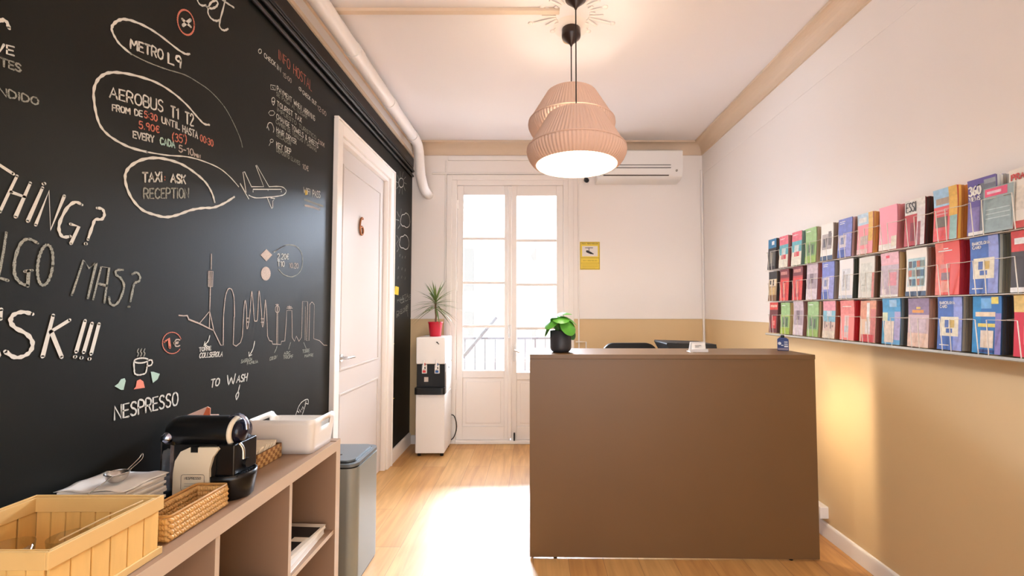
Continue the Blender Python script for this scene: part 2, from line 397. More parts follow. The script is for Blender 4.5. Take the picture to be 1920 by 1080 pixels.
struct(MB().box(-9, 5.6, -9.1, 9, 15, -9).build('street', mat('street', (150, 146, 142), .9)))

# ------------------------------------------------------------------ ceiling and pipes
dp = thing('drain_pipe', 'white plastic drain pipe running along the top of the blackboard wall', 'pipe', (XL+.13, 1.5, 2.965))
O = dp.location
px_, pz_ = XL+.137, 2.968
b = MB(O); path = [(px_, Y0+.02, pz_), (px_, 4.0, pz_)]
path += [(px_+.0, 4.0+.13*math.sin(a), pz_-.13*(1-math.cos(a))) for a in [PI/2*k/6 for k in range(1, 7)]]
path += [(px_+.01, 4.14, 2.68)]
path += [(px_+.012+.02*math.sin(a), 4.14+.13*(1-math.cos(a)), 2.68-.13*math.sin(a)) for a in [PI/2*k/6 for k in range(1, 7)]]+[(px_+.035, YB+.02, 2.545)]
b.tube(path, .049, 24); b.build('pipe_run', M_pvc, dp)
for y in (1.0, 2.05, 2.62, 3.28, 3.92):
    b = MB(O); b.tube([(px_, y-.045, pz_), (px_, y+.045, pz_)], .0535, 24); b.build('coupling', M_pvc, dp)
b = MB(O); b.cyl((px_+.048, 4.16, 2.68), (px_+.056, 4.16, 2.68), .008, 10); b.build('pipe_bolt', M_black, dp)
for k, (z, r, lab) in enumerate(((2.735, .011, 'lower of two thin black pipes along the top of the blackboard wall'), (2.785, .013, 'upper of two thin black pipes along the top of the blackboard wall'))):
    b = MB((XL+.02, 1.5, z)); b.tube([(XL+r+.002, Y0+.02, z), (XL+r+.002, YB-.02, z)], r, 12)
    tag(b.build('wall_pipe', M_blackpaint), lab, 'pipe', 'black pipes above the blackboard')
b = MB((XL, 1.5, 2.86)); b.box(XL+.001, Y0+.02, 2.83, XL+.019, YB-.02, 2.915); b.prism([(XL, 2.815), (XL+.016, 2.815), (XL+.016, 2.83), (XL, 2.83)], 'Y', Y0+.02, YB-.02)
tag(b.build('cable_duct', M_blackpaint, bevel=.004), 'flat black cable duct under the white drain pipe', 'duct')
b = MB((-.48, 2.38, ZC)); b.box(-1.16, 2.365, ZC-.020, .150, 2.40, ZC)
tag(b.build('cable_trunking', M_corn, bevel=.003), 'cream cable trunking crossing the ceiling to the front lamp', 'trunking')
b = MB((-.5, YB, 2.93)); b.box(-.885, YB-.018, 2.905, .40, YB, 2.945)
tag(b.build('cable_trunking', M_trim, bevel=.003), 'white cable trunking under the back cornice above the balcony door', 'trunking')
def conduit(pts, lab, r=.008):
    b = MB(pts[0]); b.tube(pts, r, 10)
    for p, q in zip(pts, pts[1:]): pass
    return tag(b.build('conduit_pipe', M_trim), lab, 'pipe', 'thin white conduits on the back wall')
conduit([(-1.05, YB-.010, 2.768), (.75, YB-.010, 2.768)], 'thin white conduit running level above the balcony door', .011)
conduit([(-.905, YB-.010, 2.90), (-.905, YB-.010, .09)], 'thin white upright conduit left of the balcony door')
conduit([(.465, YB-.010, 2.75), (.465, YB-.010, .09)], 'thin white upright conduit left of the yellow sign')
conduit([(.43, YB-.03, 1.03), (.535, YB-.03, 1.03), (.535, YB-.03, .60)], 'short white conduit branching off behind the desk plant', .007)
conduit([(XR-.012, YB-.014, 2.80), (XR-.012, YB-.014, .09)], 'thin white upright conduit in the back right corner', .012)
# plaster ceiling rosette
M_plas = mat('plaster', (244, 235, 228), .8, var=.02)
b = MB((.23, 2.40, ZC)); cx, cy = .23, 2.42
b.lathe([(.001, -.014), (.085, -.012), (.10, -.002), (.11, 0)], (cx, cy+.12, ZC), 28)
for k in range(10):
    a = 2*PI*(k+.5)/10; rr = .17 if k % 2 else .24
    for da, l2 in ((-.16, .75), (0, 1.), (.16, .75)):
        p0 = Vector((cx+.10*math.cos(a+da), cy+.10*math.sin(a+da), ZC-.002)); p1 = Vector((cx+rr*l2*math.cos(a+da*1.6), cy+rr*l2*math.sin(a+da*1.6), ZC-.004)); 
        b.tube([p0, p0.lerp(p1, .35)+Vector((0, 0, -.001)), p0.lerp(p1, .75)+Vector((0, 0, -.001)), p1], .010, 8, flat_=.35)
    b.ball((cx+(rr+.02)*math.cos(a), cy+(rr+.02)*math.sin(a), ZC-.001), .016, 10, sz=.35)
tag(b.build('ceiling_rosette', M_plas), 'white plaster leaf rosette on the ceiling behind the lamp canopies', 'rosette')
b = MB((.231, 2.60, ZC)); b.lathe([(.001, -.022), (.045, -.020), (.052, 0)], (.231, 2.63, ZC), 24)
tag(b.build('ceiling_boss', mat('tan_plaster', (214, 184, 138), .8)), 'small tan ceiling boss above the rear lamp canopy', 'boss')

# ------------------------------------------------------------------ pendant lamps
def shade_mat():
    m = bpy.data.materials.new('pleated_pink_fabric'); m.use_nodes = True; t = m.node_tree; t.nodes.remove(t.nodes['Principled BSDF'])
    d = t.nodes.new('ShaderNodeBsdfDiffuse'); tr = t.nodes.new('ShaderNodeBsdfTranslucent'); mx = t.nodes.new('ShaderNodeMixShader')
    d.inputs['Color'].default_value = (*lin((234, 201, 182)), 1); tr.inputs['Color'].default_value = (*lin((240, 196, 160)), 1); mx.inputs[0].default_value = .12
    t.links.new(d.outputs[0], mx.inputs[1]); t.links.new(tr.outputs[0], mx.inputs[2]); t.links.new(mx.outputs[0], t.nodes['Material Output'].inputs['Surface'])
    return m
M_shade = shade_mat(); M_liner = mat('white_shade_liner', (250, 244, 232), .7)
mb_ = bpy.data.materials.new('lit_bulb'); mb_.use_nodes = True
e_ = mb_.node_tree.nodes['Principled BSDF']; e_.inputs['Emission Color'].default_value = (1, .80, .55, 1); e_.inputs['Emission Strength'].default_value = 25
def lamp(cx, cy, dz, label, power):
    t = thing('pendant_lamp', label, 'lamp', (cx, cy, ZC), 'pleated pendant lamps'); O = t.location
    b = MB(O); b.lathe([(.001, -.118), (.006, -.116), (.010, -.105), (.056, -.062), (.058, -.05), (.056, -.004), (.05, 0), (.001, 0)], (cx, cy, ZC), 32); b.build('canopy', mat('brown_black_plastic', (48, 32, 26), .3), t)
    b = MB(O); b.cyl((cx, cy, ZC-.11), (cx, cy, 2.375+dz), .0035, 8); b.build('cord', mat('cord_black', (30, 20, 16), .6), t)
    N = 320; wob = lambda i: 1.-(0., .012, .024, .012)[i % 4]
    out = [(.152, 2.378), (.256, 2.205), (.262, 2.196), (.263, 2.188), (.260, 2.172), (.250, 2.150), (.234, 2.128), (.217, 2.116)]
    b = MB(O); b.lathe([(r, z+dz) for r, z in out], (cx, cy, 0), N, wob=wob)
    sh = b.build('lamp_shade', M_shade, t)
    ri = [(.1525, 2.380), (.147, 2.380), (.147, 2.372)]
    b = MB(O); b.tube([(cx+.258*math.cos(2*PI*k/48), cy+.258*math.sin(2*PI*k/48), 2.2035+dz) for k in range(48)], .0035, 6, closed=True); b.build('shade_seam', M_shade, sh)
    b = MB(O); b.lathe([(.144, 2.376+dz), (.249, 2.205+dz), (.253, 2.19+dz), (.245, 2.155+dz), (.228, 2.131+dz), (.212, 2.1175+dz)], (cx, cy, 0), 64); b.build('shade_liner', M_liner, sh)
    b = MB(O)
    for k in range(3):
        a = 2*PI*k/3+.5; b.cyl((cx, cy, 2.37+dz), (cx+.147*math.cos(a), cy+.147*math.sin(a), 2.374+dz), .0025, 6)
    b.lathe([(.001, 2.385), (.02, 2.383), (.021, 2.32), (.024, 2.315), (.024, 2.30), (.001, 2.30)], (cx, cy, dz), 20); b.build('lamp_holder', M_white, t)
    b = MB(O); b.lathe([(.013, 2.30), (.014, 2.285), (.030, 2.255), (.034, 2.235), (.030, 2.214), (.016, 2.202), (.001, 2.199)], (cx, cy, dz), 20); bu = b.build('bulb', mb_, t)
    p = point('bulb_light', (0, 0, 2.17+dz-ZC), power*.35, (1, .91, .80), .05, t)
    sl = bpy.data.lights.new('bulb_beam', 'SPOT'); sl.energy = power*.75; sl.color = (1, .91, .80); sl.spot_size = 3.1; sl.spot_blend = .3; sl.shadow_soft_size = .05   # the bulb sends most of its light down
    so = bpy.data.objects.new('bulb_beam', sl); C.objects.link(so); so.parent = t; so.location = (0, 0, 2.17+dz-ZC)
    return t
LAMP_W = 8.5
lamp(.227, 2.221, 0, 'lower front pendant lamp with pleated pink fabric shade', LAMP_W)
lamp(.231, 2.541, .285, 'higher rear pendant lamp with pleated pink shade, half hidden by the front one', LAMP_W)

# ------------------------------------------------------------------ air conditioner, sign, camera
ac = thing('air_conditioner', 'white wall air conditioner high on the back wall behind the lamps', 'air conditioner', (1.06, YB, 2.66)); O = ac.location
x0, x1 = .64, 1.478
prof = [(YB, 2.945), (YB-.19, 2.945), (YB-.215, 2.93), (YB-.22, 2.80), (YB-.215, 2.74), (YB-.19, 2.68), (YB-.15, 2.655), (YB, 2.65)]
b = MB(O); b.prism(prof, 'X', x0, x1); b.build('body', M_white, ac, bevel=.008, seg=3)
b = MB(O); b.box(x0+.06, YB-.222, 2.783, x1-.12, YB-.15, 2.788); b.build('air_slot', mat('dark_slot', (70, 54, 42), .6), ac)
b = MB(O); b.prism([(YB-.219, 2.755), (YB-.226, 2.75), (YB-.205, 2.692), (YB-.195, 2.695)], 'X', x0+.06, x1-.125); fl = b.build('air_flap', M_white, ac, bevel=.002)
b = MB(O); b.prism([(YB-.215, 2.759), (YB-.224, 2.759), (YB-.222, 2.755), (YB-.215, 2.755)], 'X', x0+.055, x1-.12); b.prism([(YB-.19, 2.692), (YB-.206, 2.691), (YB-.203, 2.685), (YB-.19, 2.685)], 'X', x0+.055, x1-.135)
b.build('flap_gap', mat('dark_slot', (70, 54, 42), .6), ac)
b = MB(O); b.cyl((x1-.06, YB-.20, 2.733), (x1-.06, YB-.217, 2.733), .011, 12); b.build('sensor', mat('grey_plastic', (170, 160, 150), .5), ac)
b = MB((.545, YB, 2.69)); b.cyl((.545, YB, 2.70), (.545, YB-.03, 2.70), .022, 16); b.cyl((.545, YB-.03, 2.70), (.545, YB-.06, 2.685), .007, 8)
b.ball((.545, YB-.075, 2.675), .024, 16)
tag(b.build('security_camera', M_black), 'small round black camera on the back wall under the front lamp', 'camera')

# ------------------------------------------------------------------ stroke letters
G = {}
def g(ch, w, *st): G[ch] = (w, st)
g('A', .66, [(0, 0), (.33, 1), (.66, 0)], [(.12, .36), (.54, .36)]); g('B', .56, [(0, 0), (0, 1), (.4, 1), (.52, .85), (.48, .6), (.36, .53), (0, .53)], [(.36, .53), (.56, .4), (.56, .15), (.4, 0), (0, 0)])
g('C', .6, [(.58, .85), (.42, 1), (.2, .97), (.04, .75), (0, .45), (.08, .14), (.25, 0), (.45, .02), (.58, .16)]); g('D', .62, [(0, 0), (0, 1), (.3, .98), (.55, .8), (.62, .5), (.54, .2), (.3, .02), (0, 0)])
g('E', .5, [(.5, 1), (0, 1), (0, 0), (.5, 0)], [(0, .52), (.42, .52)]); g('F', .5, [(.5, 1), (0, 1), (0, 0)], [(0, .52), (.42, .52)])
g('G', .64, [(.58, .86), (.42, 1), (.2, .97), (.04, .75), (0, .45), (.08, .14), (.25, 0), (.48, .04), (.6, .2), (.6, .45), (.36, .45)])
g('H', .6, [(0, 0), (0, 1)], [(.6, 0), (.6, 1)], [(0, .52), (.6, .52)]); g('I', .1, [(.05, 0), (.05, 1)]); g('i', .1, [(.05, 0), (.05, .74)], [(.05, .93), (.06, 1.0)])
g('J', .4, [(.36, 1), (.36, .2), (.24, 0), (.08, .03), (0, .2)]); g('K', .56, [(0, 0), (0, 1)], [(.54, 1), (.02, .45)], [(.18, .6), (.56, 0)]); g('L', .48, [(0, 1), (0, 0), (.48, 0)])
g('M', .76, [(0, 0), (.06, 1), (.38, .4), (.7, 1), (.76, 0)]); g('N', .6, [(0, 0), (0, 1), (.6, 0), (.6, 1)])
g('O', .66, [(.33, 1), (.1, .88), (0, .5), (.1, .12), (.33, 0), (.56, .12), (.66, .5), (.56, .88), (.33, 1)]); g('P', .54, [(0, 0), (0, 1), (.38, 1), (.54, .82), (.5, .58), (.36, .5), (0, .48)])
g('Q', .66, [(.33, 1), (.1, .88), (0, .5), (.1, .12), (.33, 0), (.56, .12), (.66, .5), (.56, .88), (.33, 1)], [(.42, .25), (.7, -.05)])
g('R', .56, [(0, 0), (0, 1), (.38, 1), (.54, .82), (.5, .58), (.36, .5), (0, .48)], [(.28, .48), (.56, 0)]); g('S', .54, [(.5, .87), (.36, 1), (.14, .97), (.03, .8), (.1, .6), (.4, .45), (.52, .25), (.42, .05), (.2, 0), (0, .13)])
g('T', .62, [(0, 1), (.62, 1)], [(.31, 1), (.31, 0)]); g('U', .6, [(0, 1), (0, .25), (.12, .04), (.32, 0), (.5, .06), (.6, .25), (.6, 1)]); g('V', .62, [(0, 1), (.31, 0), (.62, 1)])
g('W', .9, [(0, 1), (.2, 0), (.45, .7), (.68, 0), (.9, 1)]); g('X', .6, [(0, 1), (.6, 0)], [(.6, 1), (0, 0)]); g('Y', .6, [(0, 1), (.3, .5), (.6, 1)], [(.3, .5), (.3, 0)]); g('Z', .6, [(0, 1), (.6, 1), (0, 0), (.6, 0)])
g('0', .54, [(.27, 1), (.08, .85), (0, .5), (.08, .15), (.27, 0), (.46, .15), (.54, .5), (.46, .85), (.27, 1)]); g('1', .3, [(0, .78), (.25, 1), (.25, 0)]); g('2', .52, [(.02, .8), (.14, .98), (.36, 1), (.5, .82), (.46, .6), (0, 0), (.52, 0)])
g('3', .5, [(.03, .9), (.22, 1), (.44, .88), (.44, .65), (.22, .54), (.46, .42), (.5, .2), (.36, .02), (.16, 0), (0, .12)]); g('4', .54, [(.4, 0), (.4, 1), (0, .35), (.54, .35)])
g('5', .52, [(.48, 1), (.1, 1), (.05, .56), (.3, .62), (.5, .45), (.5, .2), (.32, 0), (.12, .02), (0, .14)]); g('6', .52, [(.42, .95), (.2, .85), (.03, .5), (.03, .2), (.2, 0), (.42, .06), (.52, .28), (.4, .5), (.18, .5), (.03, .3)])
g('7', .5, [(0, 1), (.5, 1), (.2, 0)]); g('8', .5, [(.25, .54), (.05, .72), (.1, .94), (.25, 1), (.42, .94), (.46, .72), (.25, .54), (.02, .34), (.03, .1), (.25, 0), (.48, .1), (.5, .34), (.25, .54)])
g('9', .5, [(.46, .7), (.3, .52), (.08, .58), (.02, .8), (.16, 1), (.38, .98), (.46, .75), (.42, 0)])
g(':', .12, [(.06, .22), (.06, .28)], [(.06, .66), (.06, .72)]); g('.', .12, [(.05, 0), (.05, .06)]); g('-', .34, [(0, .48), (.34, .48)]); g('?', .44, [(0, .82), (.14, 1), (.34, .96), (.44, .76), (.34, .55), (.18, .45), (.16, .26)], [(.16, .0), (.16, .05)])
g('!', .1, [(.05, 1), (.05, .28)], [(.05, 0), (.05, .06)]); g("'", .1, [(.06, 1), (.03, .8)]); g('(', .22, [(.2, 1.1), (.03, .8), (0, .45), (.05, .15), (.2, -.1)]); g(')', .22, [(0, 1.1), (.17, .8), (.2, .45), (.15, .15), (0, -.1)])
g('$', .56, [(.54, .88), (.36, 1), (.16, .9), (.08, .5), (.16, .1), (.36, 0), (.54, .1)], [(0, .6), (.42, .6)], [(0, .42), (.38, .42)])   # euro sign
g('@', .8, [(.8, .5), (.6, .95), (.2, .95), (0, .5), (.2, .05), (.6, .05), (.8, .5)], [(.4, .75), (.4, .45), (.6, .4)]); g('&', .6, [(.6, 0), (.12, .75), (.24, 1), (.4, .8), (.04, .3), (.14, 0), (.36, .02), (.58, .36)])
g(' ', .42)
def text_strokes(txt, gap=.2):
    out = []; x = 0
    for ch in txt:
        wd, st = G.get(ch, G[' '])
        for s in st: out.append([(x+u, v) for u, v in s])
        x += wd+gap
    return out, max(.01, x-gap)
def ribbon(mb, pts, w, U, V, Nrm, mi=0, off=.0):
    """flat chalk line through 3D points lying in a plane (U, V unit axes)"""
    n = len(pts); L = []
    for i, p in enumerate(pts):
        a = pts[max(0, i-1)]; b_ = pts[min(n-1, i+1)]; d = (b_-a)
        if d.length < 1e-7: d = U.copy()
        d.normalize(); q = Nrm.cross(d); k = w*.5*(1+.22*math.sin(i*1.7+p.z*40)); L += [p+q*k+Nrm*off, p-q*k+Nrm*off]
    fs = [(2*i, 2*i+1, 2*i+3, 2*i+2) for i in range(n-1)]
    mb.add(L, fs, mi)
    for p, s in ((pts[0], 1), (pts[-1], -1)):       # round ends
        mb.add([p+Nrm*off+(U*math.cos(a)+V*math.sin(a))*w*.48 for a in [2*PI*k/8 for k in range(8)]], [tuple(range(8))], mi)
def text_plane(mb, txt, P, U, V, Nrm, h, wd, w, mi=0, off=0.):
    st, tw = text_strokes(txt)
    for s in st:
        ribbon(mb, [P+U*(u/tw*wd)+V*(v*h) for u, v in s], w, U, V, Nrm, mi, off)
# ------------------------------------------------------------------ chalk on the blackboard wall (marks of the wall: children of wall_left)
UY, VZ, NX = Vector((0, 1, 0)), Vector((0, 0, 1)), Vector((1, 0, 0))
KM = [K_w, K_d, K_r, K_p, K_m, K_c, K_y]; W_, D_, R_, P_, T_, Q_, Y_ = range(7)
def wp(x, y): return at(x, y, X=XL)
class Chalk:
    def __init__(s): s.b = MB(); s.used = []
    def mi(s, k):
        if k not in s.used: s.used.append(k)
        return s.used.index(k)
    def line(s, pts, w=.008, k=W_, smooth=True, n=5):
        w = w*.72
        p = [wp(*q) for q in pts]
        if smooth and len(p) > 2: p = catmull(p, n)
        ribbon(s.b, p, w, UY, VZ, NX, s.mi(k), .0012); return s
    def lines(s, ls, w=.008, k=W_, smooth=False):
        for l in ls: s.line(l, w, k, smooth)
        return s
    def fill(s, pts, k):
        p = [wp(*q)+NX*.0012 for q in pts]; s.b.add(p, [tuple(range(len(p)))], s.mi(k)); return s
    def text(s, txt, bl, br, hl, hr=None, w=.007, k=W_, slant=0):
        hr = hr or hl; w = w*.62
        BL, BR, TL, TR = wp(*bl), wp(*br), wp(bl[0]+slant, bl[1]-hl), wp(br[0]+slant, br[1]-hr)
        st, tw = text_strokes(txt)
        for q in st:
            pts = []
            for u, v in q:
                u /= tw; pts.append((BL*(1-u)+BR*u)*(1-v)+(TL*(1-u)+TR*u)*v)
            if len(pts) > 4: pts = catmull(pts, 3)
            ribbon(s.b, pts, w, UY, VZ, NX, s.mi(k), .0012)
        return s
    def end(s, name, label):
        o = s.b.build(name, [KM[k] for k in s.used], wall_left); o['label'] = label; return o
def ell(cx, cy, rx, ry, a0=0, a1=2*PI, n=20, tilt=0):
    return [(cx+rx*math.cos(a)*math.cos(tilt)-ry*math.sin(a)*math.sin(tilt), cy+rx*math.cos(a)*math.sin(tilt)+ry*math.sin(a)*math.cos(tilt)) for a in [a0+(a1-a0)*k/n for k in range(n+1)]]
# far left fragments
c = Chalk(); c.line([(-14, 56), (-8, 38), (0, 39), (5, 37), (12, 42), (16, 53)], .011)
c.text('VE', (-10, 95), (25, 104), 16, 16, .007); c.text('RTES', (-14, 118), (38, 135), 15, 14, .007, D_); c.text('MNDiDO', (-26, 172), (71, 197), 15, 13, .006, D_)
c.end('chalk_writing', 'cut-off white chalk words at the left edge of the wall')
# big script ending and crossed circle
c = Chalk(); c.line([(362, -22), (368, -6), (371, 4), (377, 10), (386, 10)], .009)
c.line([(386, 12), (396, 16), (405, 12), (408, 5), (403, 1), (395, 5), (390, 15), (390, 26), (396, 35), (404, 39), (411, 38)], .010)
c.line([(424, -14), (419, 12), (413, 34), (411, 48), (415, 55), (421, 57), (427, 54)], .010).line([(412, -4), (424, 5), (438, 14)], .010)
c.end('chalk_writing', 'large white chalk script at the top edge')
c = Chalk(); c.line(ell(348, 42, 15, 24, .3, 2*PI+.4, 24, -.25), .008, R_); c.lines([[(341, 36), (357, 50)], [(357, 37), (342, 48)]], .013, W_)
c.end('chalk_drawing', 'orange chalk circle with a white cross')
c = Chalk()
c.line([(355, 101), (347, 101), (332, 92), (300, 67), (275, 51), (250, 40), (232, 36), (220, 39), (211, 47), (209, 56), (215, 70), (225, 84), (245, 101)], .010)
c.line([(245, 101), (275, 116), (312, 130), (345, 140), (370, 154), (395, 172), (420, 200), (437, 230), (450, 260), (454, 276)], .005, D_)
c.text('METRO', (244, 90), (305, 112), 17, 18, .009); c.text('L9', (315, 118), (339, 127), 18, 20, .012)
c.end('chalk_bubble', 'white chalk bubble reading METRO L9')
c = Chalk()
c.line([(392, 234), (382, 232), (370, 220), (350, 197), (325, 175), (295, 156), (262, 144), (230, 137), (207, 136), (192, 141), (181, 152), (175, 170), (176, 192), (180, 215), (187, 235), (200, 251), (220, 265), (245, 277), (275, 285)], .010)
c.line([(275, 285), (312, 291), (350, 294), (380, 302), (410, 315), (430, 331), (447, 350)], .006)
c.text('AEROBUS', (205, 182), (305, 210), 19, 21, .008); c.text('T1', (320, 219), (334, 223), 20, 20, .009); c.text('T2', (347, 231), (362, 236), 21, 21, .009)
c.text('FROM', (210, 207), (243, 214), 11, 11, .007); c.text('DE', (252, 216), (266, 219), 11, 11, .007); c.text('5:30', (270, 220), (294, 228), 12, 12, .006, R_)
c.text('UNTiL', (303, 230), (336, 243), 11, 12, .007); c.text('HASTA', (342, 247), (370, 260), 12, 13, .007); c.text('00:30', (375, 264), (399, 275), 12, 12, .006, R_)
c.text('5.90$', (260, 240), (298, 249), 13, 12, .006, R_); c.text("(35')", (323, 264), (349, 269), 14, 15, .006, R_)
c.text('EVERY', (249, 258), (288, 267), 12, 12, .008); c.text('CADA', (300, 270), (327, 277), 12, 12, .008, T_); c.text('5-10', (335, 284), (362, 292), 12, 12, .007, P_); c.text('MiN', (364, 293), (375, 297), 6, 6, .006, P_)
c.end('chalk_bubble', 'white chalk bubble reading AEROBUS T1 T2 with times and prices')
c = Chalk()
c.line([(402, 379), (397, 362), (385, 342), (365, 324), (342, 309), (317, 300), (292, 296), (267, 299), (247, 309), (236, 322), (234, 337), (239, 357), (250, 377), (267, 394), (287, 402), (310, 407), (332, 403), (357, 394), (380, 390), (400, 389), (420, 381), (439, 369)], .0115)
c.text('TAXi', (267, 341), (303, 340), 17, 17, .010); c.text(':', (307, 340), (310, 340), 12, 12, .008, R_); c.text('ASK', (320, 341), (347, 344), 15, 15, .011); c.text('RECEPTiON', (269, 372), (353, 371), 18, 18, .008, D_)
c.end('chalk_bubble', 'white chalk bubble reading TAXI ASK RECEPTION')
c = Chalk(); w_ = .0105
c.lines([[(-38, 286), (24, 326)], [(-8, 308), (-40, 386)], [(31, 330), (14, 365), (-1, 397)], [(56, 343), (28, 407)], [(20, 360), (45, 369)], [(79, 352), (51, 415)], [(66, 422), (91, 358), (94, 431), (120, 367)], [(131, 420), (147, 425), (132, 457)], [(80, 345), (83, 344)]], w_)
c.line([(153, 384), (140, 379), (125, 390), (112, 415), (110, 432), (117, 444), (131, 443)], w_); c.line([(181, 390), (191, 392), (195, 402), (190, 411), (178, 412), (172, 426), (164, 449)], w_); c.line([(159, 457), (161, 457)], .012, smooth=False)
c.end('chalk_writing', 'big white chalk letters THING?')
c = Chalk(); w_ = .009
c.lines([[(11, 436), (6, 470), (0, 502), (-4, 520), (14, 526)], [(45, 509), (60, 507)], [(53, 508), (51, 537)], [(134, 553), (156, 487), (166, 503), (180, 492), (164, 559)], [(174, 561), (189, 500), (204, 502), (195, 567)], [(185, 532), (200, 536)]], w_, D_)
c.line([(70, 456), (57, 449), (45, 450), (35, 462), (27, 487), (26, 510), (30, 522), (40, 532), (51, 535)], w_, D_); c.line(ell(84, 497, 14, 38, 0, 2*PI, 18, .12), w_, D_)
c.line([(230, 506), (218, 507), (217, 515), (226, 522), (232, 537), (225, 560), (215, 572), (206, 569), (204, 557)], w_, D_); c.line([(247, 514), (256, 511), (262, 519), (260, 527), (252, 531), (249, 541), (244, 565)], w_, D_); c.line([(240, 575), (242, 575)], .010, D_, False)
c.end('chalk_writing', 'big faint chalk letters ALGO MAS?')
c = Chalk(); w_ = .0125
c.lines([[(-28, 580), (-58, 676)], [(-28, 580), (-4, 668)], [(-46, 636), (-14, 634)], [(1, 580), (0, 598)]], w_); c.line([(60, 589), (42, 585), (25, 590), (19, 602), (27, 614), (50, 627), (60, 642), (57, 657), (45, 667), (27, 670), (9, 659)], w_)
c.lines([[(99, 591), (79, 669)], [(130, 600), (94, 622)], [(95, 621), (115, 670)], [(159, 601), (142, 660)], [(172, 606), (156, 661)], [(185, 607), (170, 664)], [(139, 669), (141, 669)], [(151, 671), (153, 671)], [(166, 673), (168, 673)]], w_)
c.end('chalk_writing', 'big white chalk letters ASK!!!')
c = Chalk(); w_ = .006
c.lines([[(450, 345), (466, 373)], [(450, 344), (461, 361), (455, 323), (458, 322), (471, 350), (494, 350), (479, 310), (481, 310), (504, 350)], [(500, 369), (509, 391), (511, 389), (511, 377), (515, 372), (507, 371)], [(474, 360), (474, 355), (527, 355), (527, 360)], [(502, 355), (502, 357)]], w_)
c.line([(504, 350), (527, 350), (536, 357), (533, 364), (525, 367), (510, 369), (480, 371), (466, 366)], w_)
c.end('chalk_drawing', 'white chalk drawing of an airplane')
# information list
c = Chalk()
c.text('INFO HOSTAL', (522, 110), (584, 171), 17, 18, .006, R_)
c.line(ell(487, 96, 3, 4, 0, 2*PI, 8), .005, W_); c.text('CHECK', (495, 107), (516, 125), 8, 8, .006); c.text('iN', (519, 129), (526, 136), 9, 9, .006); c.text('15:00', (530, 143), (546, 156), 8, 8, .005, P_)
c.text('@', (560, 168), (565, 172), 6, 6, .005); c.text('CHECK OUT', (567, 176), (593, 199), 7, 7, .005); c.text('12:00', (595, 205), (611, 218), 8, 8, .006, P_)
for txt, bl, br, h, kk, ww in (('PAYMENT WHEN ARRIVING', (519, 170), (590, 227), 9, W_, .0055), ('SE PAGA AL LLEGAR', (518, 179), (575, 223), 7, D_, .005), ('TOURIST TAX', (519, 198), (565, 230), 9, W_, .006), ('IMPUESTO TURISTICO', (519, 208), (592, 262), 7, D_, .005),
                              ('CHANGE TOWELS & SHEETS', (518, 222), (596, 278), 9, W_, .006), ('CAMBIO DE TOALLAS Y SABANAS', (517, 231), (593, 285), 7, D_, .005), ('2.00$', (596, 268), (608, 276), 7, P_, .006), ('HAIR DRYER', (518, 247), (555, 271), 9, W_, .006),
                              ('SECADOR', (518, 255), (545, 273), 7, D_, .005), ('KEY DEP', (518, 276), (545, 290), 10, W_, .007), ('DEPOSITO LLAVES', (518, 284), (562, 310), 7, D_, .005), ('10$', (567, 316), (578, 321), 9, P_, .007)):
    c.text(txt, bl, br, h, h, ww, kk)
c.lines([[(507, 159), (507, 167), (516, 169), (516, 161), (507, 159)], [(510, 163), (513, 166)]], .004); c.line(ell(512, 187, 3, 4, 0, 2*PI, 8), .005); c.line([(509, 190), (512, 197), (515, 190)], .005)
c.line(ell(509, 212, 6, 5, 0, 2*PI, 6), .004, smooth=False); c.line([(500, 240), (503, 231), (509, 231), (513, 241), (512, 248)], .005); c.line([(501, 236), (504, 244)], .005, smooth=False); c.line(ell(509, 264, 3, 3, 0, 2*PI, 8), .004); c.line([(507, 267), (504, 273)], .004, smooth=False)
c.end('chalk_writing', 'list in white and pink chalk headed INFO HOSTAL')
c = Chalk(); c.text('WiFi', (569, 362), (581, 366), 11, 11, .007); c.text('PASS', (586, 369), (600, 371), 12, 12, .007); c.fill([(571, 356), (576, 358), (576, 365), (572, 366)], Y_)
for y0, y1, kk in ((373, 386, D_), (375, 388, D_), (384, 392, P_), (386, 394, P_)): c.line([(570 if kk == D_ else 571, y0), (588, (y0+y1)/2), (606 if kk == D_ else 598, y1)], .006, kk, False)
c.line([(599, 389), (600, 395)], .004, W_, False); c.end('chalk_writing', 'small white chalk words WIFI PASS')
c = Chalk(); c.fill([(499, 467), (510, 478), (499, 490), (488, 478)], P_).fill(ell(498, 513, 9, 13, 0, 2*PI, 20)[:-1], P_)
c.line([(515, 472), (525, 465), (540, 459), (555, 462), (564, 472), (567, 485), (566, 500), (560, 512), (547, 519), (532, 515), (522, 505)], .006, D_); c.line([(513, 473), (525, 465), (535, 460)], .006)
c.text('2.20$', (520, 486), (541, 486), 10, 10, .006); c.text('T10', (520, 499), (533, 500), 10, 10, .007); c.text('10.20', (542, 502), (559, 503), 9, 9, .006, P_)
c.end('chalk_bubble', 'chalk bubble with pink diamond and oval beside ticket prices')
